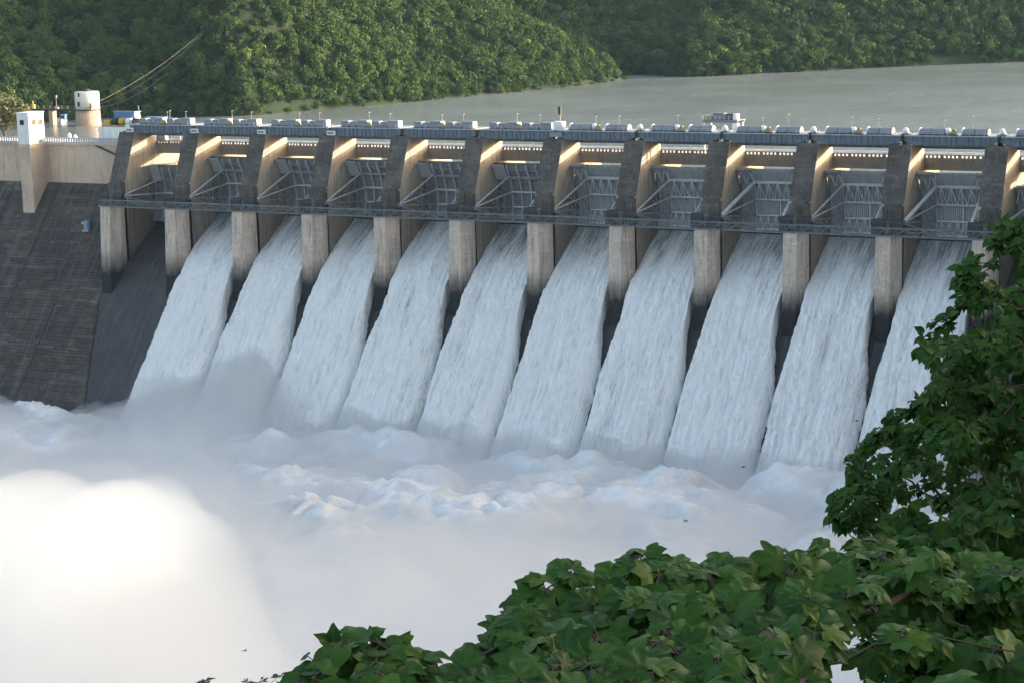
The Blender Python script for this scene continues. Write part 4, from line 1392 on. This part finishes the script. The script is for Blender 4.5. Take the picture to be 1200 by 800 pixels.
# ================================================================== FOREGROUND TREES
def leaf_mesh(kind, var, low=False):
    """leaf blade, stalk end at the origin, tip along +x: two rings of points about the stalk end follow a lobed outline, drooping to the tips"""
    rr = random.Random(var * 7 + 1)
    if kind == 'lobed':
        sk, lk = rr.uniform(0.85, 1.2), rr.uniform(0.75, 1.05)
        th = [(0, 1.0), (8, 0.90), (18, 0.78), (28, 0.66 * sk), (39, 0.74), (46, 0.84), (51, 0.88), (59, 0.78), (72, 0.58 * sk), (86, 0.54), (100, 0.64 * lk), (115, 0.48), (140, 0.30), (165, 0.16)]
    elif kind == 'oval':
        th = [(0, 1.0), (10, 0.80), (24, 0.66), (42, 0.56), (66, 0.46), (95, 0.37), (130, 0.27), (165, 0.14)]
    else:
        th = [(0, 1.0), (9, 0.7), (22, 0.42), (60, 0.2), (150, 0.05)]
    pts = [(-a, r) for a, r in th[:0:-1]] + th
    pts = [(R(a + rr.uniform(-1.5, 1.5)), r * rr.uniform(0.94, 1.06)) for a, r in pts]
    droop, fold, tw = rr.uniform(0.25, 0.6), rr.uniform(0.05, 0.22), rr.uniform(-0.15, 0.15)
    axes = (0, R(50), R(-50), R(100), R(-100)) if kind == 'lobed' else (0,)
    v, vn = [(0.0, 0.0, 0.0)], [1.0]
    for f_ in ((1.0,) if low else (0.52, 1.0)):
        for a, r in pts:
            q = r * f_
            x, y = q * math.cos(a), q * math.sin(a)
            da = min(abs(a - e) for e in axes)
            z = -droop * q * q * 0.75 + fold * q * min(da / 0.4, 1.0) + tw * x * y + (0.045 * math.sin(5 * a + var) * q if f_ == 1.0 else 0.0)
            v.append((x, y, z)); vn.append(1.0 if da < 0.06 and f_ < 1 else (0.55 if da < 0.06 else 0.0))
    n = len(pts)
    f = [(0, 1 + i, 2 + i) for i in range(n - 1)]
    for i in range(0 if low else n - 1):
        f += [(1 + i, 1 + n + i, 2 + n + i), (1 + i, 2 + n + i, 2 + i)]
    return np.array(v), np.array(f), np.array(vn)

LEAF_LOW = {k_: [leaf_mesh(k_, q, True) for q in range(9)] for k_ in ('oval', 'small')}
LEAF = {k_: [leaf_mesh(k_, q) for q in range(9)] for k_ in ('lobed', 'oval', 'small')}


def rot_frame(tip, up):
    x = tip / (np.linalg.norm(tip) + 1e-9)
    y = np.cross(up, x); y /= np.linalg.norm(y) + 1e-9
    z = np.cross(x, y)
    return np.stack([x, y, z], 1)

def leafy_tree(name, label, cat, root, kind, matk, rosettes, size, n_leaf, seed, twig_r=0.012, limb_pts=None, n_parts=300, droop=0.5):
    """rosettes: (point, outward dir, scale). Leaves radiate from each twig end; nearest leaves are parts, the rest one joined part."""
    rng = np.random.RandomState(seed)
    t = thing(name, label, cat, tuple(root))
    rootv = np.array(root)
    mats, scores = [], []
    for P, out, sc in rosettes:
        P = np.array(P)
        nl = max(4, int(n_leaf * rng.uniform(0.75, 1.25)))
        a0 = rng.uniform(0, 6.28)
        out = out / np.linalg.norm(out)
        e1 = np.cross(out, (0.3, 0.2, 1.0)); e1 /= np.linalg.norm(e1); e2 = np.cross(out, e1)
        for q in range(nl):
            a = a0 + q * 2.4 + rng.uniform(-0.3, 0.3)
            lift = rng.uniform(-0.1, 0.75)
            d = e1 * math.cos(a) + e2 * math.sin(a) + out * lift
            d /= np.linalg.norm(d)
            L = size * sc * rng.uniform(0.55, 1.2)
            pet = L * rng.uniform(0.25, 0.8)
            pos_ = P + d * pet - np.array([0, 0, 0.1 * pet]) - out * rng.uniform(0, 0.5) * L
            tip = d + np.array([0, 0, -droop * rng.uniform(0.3, 1.5)])
            upv = np.array([0, 0, 0.9]) + out * 0.35 - np.array([-0.3, 0.55, 0]) * 1.0 + rng.normal(size=3) * 0.25
            Rm = rot_frame(tip, upv) * L
            mats.append((Rm, pos_, P)); scores.append(L / np.dot(pos_ - CAM, AX_F) * (1 + 0.0))
    scores = np.array(scores)
    # favour leaves not buried behind others: nearest first within size
    pxl = np.array([project(mm[1][None])[0][0] for mm in mats]); pyl = np.array([project(mm[1][None])[1][0] for mm in mats])
    inframe = (pxl > -20) & (pxl < 1220) & (pyl < 815)
    best = set(np.argsort(-(scores * inframe))[:n_parts].tolist())
    datas = []
    for V, F, vn in LEAF[kind]:
        o = mesh_np('leaf', V, F, M[matk], None, True, {'tint': np.zeros(len(V)), 'vein': vn}); datas.append(o.data); bpy.data.objects.remove(o)
    Vs, Fs, Ti, Vn, nv = [], [], [], [], 0
    for j, (Rm, pos_, P) in enumerate(mats):
        q = rng.randint(0, 9)
        if j in best:
            o = bpy.data.objects.new('leaf', datas[q]); COL.objects.link(o)
            mw = np.eye(4); mw[:3, :3] = Rm; mw[:3, 3] = pos_ - rootv
            o.matrix_basis = Matrix(mw.tolist()); o.parent = t
        else:
            V, F, vn = LEAF_LOW.get(kind, LEAF[kind])[q]
            Vs.append(V @ Rm.T + (pos_ - rootv)); Fs.append(F + nv); nv += len(V); Vn.append(vn); Ti.append(np.full(len(V), rng.rand()))
    if Vs:
        tag(mesh_np('foliage', np.concatenate(Vs), np.concatenate(Fs), M[matk], t, True, {'tint': np.concatenate(Ti), 'vein': np.concatenate(Vn)}), kind='stuff')
    # stalks, then wood: every twig end joins its nearest neighbour nearer the fork
    m = MB()
    for (Rm, pos_, P) in mats[::1 if len(mats) < 2500 else 6]:
        m.bar(P - rootv, pos_ - rootv, twig_r * 0.45)
    N = np.array([r_[0] for r_ in rosettes])
    cen = N.mean(0)
    fork = cen * 0.6 + rootv * 0.4
    fork[2] = min(fork[2], N[:, 2].min() - 0.5)
    od = np.argsort(np.linalg.norm(N - fork, axis=1)); N = N[od]
    par_ = np.full(len(N), -1)
    for j in range(1, len(N)):
        d_ = np.linalg.norm(N[:j] - N[j], axis=1)
        cand_ = np.argmin(d_)
        par_[j] = cand_ if d_[cand_] < np.linalg.norm(N[j] - fork) * 0.85 else -1
    desc_ = np.ones(len(N))
    for j in range(len(N) - 1, 0, -1):
        if par_[j] >= 0: desc_[par_[j]] += desc_[j]
    for j in range(len(N)):
        a_ = (N[par_[j]] if par_[j] >= 0 else fork) - rootv
        b_ = N[j] - rootv
        ln = np.linalg.norm(b_ - a_)
        md = (a_ + b_) / 2 + rng.normal(size=3) * 0.07 * ln + np.array([0, 0, -0.06 * ln])
        rr_ = twig_r * 0.4 * math.sqrt(desc_[j])
        if desc_[j] > len(N) / 14 or par_[j] < 0:
            mm = MB(); mm.tube([a_, md, b_], [rr_ * 1.25, rr_ * 1.1, rr_ * 0.9], 7); mm.build('branch', M['bark'], t)
        else:
            m.tube([a_, md, b_], [rr_ * 1.2, rr_, rr_ * 0.8], 5, cap=False)
    tag(m.build('twig', M['bark'], t), kind='stuff')
    tr_ = twig_r * 0.55 * math.sqrt(len(N)) * 1.3
    m = MB(); m.tube([(0, 0, -0.6), tuple((fork - rootv) * 0.5 + rng.normal(size=3) * 0.08), tuple(fork - rootv)], [tr_ * 1.5, tr_ * 1.15, tr_], 10); m.build('trunk', M['bark'], t)
    return t

def gz_at(x, y):
    return float(bank_z(np.array([x]), np.array([y]))[0])

def canopy(edge, bottom, d_top, d_bot, n, seed, out_bias=(0, 0, 1.0), thick=0.9, sc=(0.8, 1.15)):
    """twig ends over a sloping canopy: 'edge' gives its skyline, it comes nearer towards 'bottom'"""
    rng = np.random.RandomState(seed)
    xs = np.array([e[0] for e in edge]); ys = np.array([e[1] for e in edge])
    pts = []
    while len(pts) < n:
        X = rng.uniform(xs[0], xs[-1]); top_ = np.interp(X, xs, ys)
        f = rng.rand() ** 1.15
        Yp = top_ + f * (bottom - top_)
        if rng.rand() > (bottom - top_) / (bottom - ys.min()) and rng.rand() > 0.25: continue
        d = d_top + (d_bot - d_top) * f + rng.uniform(-0.3, thick)
        P = at(X, Yp, d)
        out = np.array(out_bias) - AX_F * 0.45 + rng.normal(size=3) * 0.25
        pts.append((P, out, rng.uniform(*sc)))
    return pts

def hubs_of(ros, k_, seed, sink=0.8):
    rng = np.random.RandomState(seed)
    P = np.array([r[0] for r in ros]); c = P[rng.choice(len(P), k_, replace=False)]
    for _ in range(8):
        a = np.argmin(((P[:, None] - c[None]) ** 2).sum(-1), 1)
        c = np.array([P[a == q].mean(0) if (a == q).any() else c[q] for q in range(k_)])
    c[:, 2] -= sink
    c += AX_F * sink * 0.4
    return [tuple(h) for h in c]

# big lobed-leaf tree across the bottom
edge = [(505, 800), (520, 757), (560, 745), (592, 735), (600, 700), (625, 682), (660, 672), (700, 683), (735, 668), (765, 652), (800, 655), (850, 640), (905, 640), (950, 632), (1005, 630), (1045, 642), (1100, 640), (1160, 652), (1215, 668), (1290, 690)]
edge = [(a_, b_ + 11) for a_, b_ in edge]
ros = canopy(edge, 880, 14.2, 9.6, 235, 21)
ros = [r_ for r_ in ros if not (project(r_[0][None])[0][0] > 1085 and project(r_[0][None])[1][0] > 705 and random.random() < 0.8)]
rng = np.random.RandomState(8)
for X, Yp in [(e[0], e[1] + 8) for e in edge[1:-1]] + [(e[0] + 18, e[1] + 24) for e in edge[1:-2]]:
    ros.append((at(X + rng.uniform(-16, 16), Yp + rng.uniform(-22, 12), 14.2 + rng.uniform(-0.8, 0.6)), np.array((0, 0, 1.0)) - AX_F * 0.3 + rng.normal(size=3) * 0.2, rng.uniform(0.8, 1.05)))
c_ = np.mean([r[0] for r in ros], 0) + AX_F * 1.2
root = (c_[0], c_[1], gz_at(c_[0], c_[1]))
leafy_tree('broadleaf_tree', 'broad tree with large lobed leaves filling the lower right foreground', 'tree', root, 'lobed', 'lobed', ros, 0.158, 10, 31, 0.012, hubs_of(ros, 9, 3), 300, 0.55)
# rounder leaved tree left of it
edge = [(362, 800), (368, 768), (395, 752), (430, 743), (462, 748), (485, 765), (494, 790), (520, 800)]
ros = canopy(edge, 850, 13.2, 12.0, 44, 5)
for e in edge[1:-1]: ros.append((at(e[0], e[1] + 6, 13.2), np.array((0, 0, 1.0)) - AX_F * 0.3, 0.9))
c_ = np.mean([r[0] for r in ros], 0) + AX_F * 0.5
leafy_tree('round_leaf_tree', 'small dark tree with rounded leaves left of the lobed-leaf tree', 'tree', (c_[0], c_[1], gz_at(c_[0], c_[1])), 'oval', 'oval', ros, 0.155, 8, 33, 0.010, hubs_of(ros, 4, 4), 200, 0.5)
# two wispy shrub tops at the bottom
for (cx, w_, top_, lab, sdx) in ((318, 34, 779, 'wispy small-leaved shrub top left of the round-leaf tree at the bottom', 1), (352, 18, 786, 'small sprig of fine leaves touching the round-leaf tree at the bottom', 3), (240, 14, 796, 'tiny leafy twig tip at the bottom edge, leftmost of all', 2)):
    e_ = [(cx - w_, 806), (cx - w_ * .5, top_ + 7), (cx, top_), (cx + w_ * 0.4, top_ + 6), (cx + w_, 804)]
    ros = canopy(e_, 830, 12.6, 12.2, 16 if w_ > 20 else 8, 60 + sdx)
    c_ = np.mean([r[0] for r in ros], 0)
    leafy_tree('shrub', lab, 'shrub', (c_[0], c_[1], gz_at(c_[0], c_[1])), 'small', 'small', ros, 0.042, 14, 70 + sdx, 0.005, hubs_of(ros, 2, 6, 0.3), 60, 0.1)

# right hand tree: smaller oval leaves, many clumps
rng = np.random.RandomState(44)
out_l = [(250, 1188), (268, 1172), (285, 1150), (305, 1125), (325, 1112), (345, 1120), (365, 1100), (385, 1085), (405, 1072), (425, 1085), (445, 1092), (462, 1072), (478, 1052), (490, 1035), (505, 1012), (522, 1000), (545, 990), (565, 988), (580, 968), (598, 962), (615, 975), (640, 990), (700, 1000), (780, 1010)]
oy = np.array([a for a, b in out_l]); ox = np.array([b for a, b in out_l])
ros = []
while len(ros) < 1150:
    Yp = rng.uniform(246, 800); X = rng.uniform(955, 1300)
    lim = np.interp(Yp, oy, ox)
    if X < lim + 6: continue
    din = min((X - lim) / 90.0, 1.0)
    clump = fbm(np.array([X / 42]), np.array([Yp / 42]), 13, 2)[0]
    if clump < 0.40 and rng.rand() < 0.75: continue
    d = 23.5 - 3.2 * din * rng.rand() + rng.uniform(0, 2.5) - (clump - 0.5) * 5
    ros.append((at(X, Yp, d), np.array((-0.2, -0.3, 0.8)) - AX_F * 0.3 + rng.normal(size=3) * 0.45, rng.uniform(0.8, 1.15)))
for a, b in out_l:
    for q in range(2):
        ros.append((at(b + 8 + rng.uniform(0, 14), a + rng.uniform(-8, 8), 23.5), np.array((-0.7, -0.2, 0.6)) + rng.normal(size=3) * 0.3, rng.uniform(0.8, 1.0)))
c_ = at(1235, 600, 24.5)
leafy_tree('leafy_tree', 'tall leafy tree with small oval leaves at the right edge', 'tree', (c_[0], c_[1], gz_at(c_[0], c_[1])), 'oval', 'oval', ros, 0.108, 15, 51, 0.008, hubs_of(ros, 60, 9, 0.35), 300, 0.6)
# a darker tree close behind fills the depth of the thicket
ros = []
while len(ros) < 640:
    Yp = rng.uniform(330, 830) if len(ros) < 240 else rng.uniform(620, 840); X = rng.uniform(985, 1330)
    if X < np.interp(Yp, oy, ox) + 45: continue
    ros.append((at(X, Yp, rng.uniform(27, 31) if len(ros) < 420 else rng.uniform(20, 25)), np.array((0, -0.2, 0.8)) + rng.normal(size=3) * 0.5, rng.uniform(0.9, 1.3)))
c_ = at(1225, 640, 29)
leafy_tree('leafy_tree', 'shaded tree behind the tall leafy tree in the right thicket', 'tree', (c_[0], c_[1], gz_at(c_[0], c_[1])), 'oval', 'oval', ros, 0.18, 12, 57, 0.010, hubs_of(ros, 30, 10, 0.5), 200, 0.6)

# ================================================================== BIRDS
for q, (X, Yp, d, lab, a) in enumerate(((871, 547, 300, 'dark bird gliding low over the foam near the right tree', 0.3), (804, 610, 230, 'dark bird flying over the foam above the lobed-leaf tree', 0.9), (287, 762, 150, 'dark bird flying over the mist at lower left', 0.1), (1004, 493, 320, 'dark bird flying before the rightmost falling water', 0.5))):
    P = at(X, Yp, d)
    s_ = d / 300
    t = thing('bird', lab, 'bird', tuple(P), 'birds over the foam')
    t.rotation_euler = (0, 0, a); t.scale = (s_ * 0.85,) * 3
    m = MB(); m.tube([(-0.4, 0, 0), (-0.2, 0, 0.02), (0.1, 0, 0.04), (0.3, 0, 0.06), (0.38, 0, 0.05)], [0.02, 0.08, 0.1, 0.07, 0.02], 8); m.build('body', M['bird'], t, True)
    for s2 in (1, -1):
        m = MB(); v = [(0.16, 0.05 * s2, 0.06), (-0.08, 0.05 * s2, 0.05), (0.1, 0.45 * s2, 0.17), (-0.12, 0.42 * s2, 0.15), (-0.12, 0.8 * s2, 0.08)]
        m.add([(a_, b_, c2 + 0.008) for a_, b_, c2 in v] + v, [(0, 2, 3, 1), (2, 4, 3), (5, 6, 8, 7), (7, 8, 9), (0, 5, 7, 2), (2, 7, 9, 4), (4, 9, 8, 3), (3, 8, 6, 1)]); m.build('wing', M['bird'], t)
    m = MB(); m.prism_x([(-0.02, 0.0), (0.02, 0.0), (0.1, 0.02), (-0.1, 0.02)], -0.62, -0.38); m.build('tail', M['bird'], t)

# ================================================================== HAZE
k = NT('haze_air')
k.t.nodes.remove(k.b)
pv = k.n('ShaderNodeVolumePrincipled')
pv.inputs['Color'].default_value = (0.5, 0.74, 1.0, 1)
pv.inputs['Density'].default_value = 0.000028
pv.inputs['Anisotropy'].default_value = 0.0
k.l(pv.outputs[0], k.t.nodes['Material Output'].inputs['Volume'])
m = MB(); m.box(-720, 3010, -910, 3010, -72, 260)
tag(m.build('haze', k.m), kind='stuff')
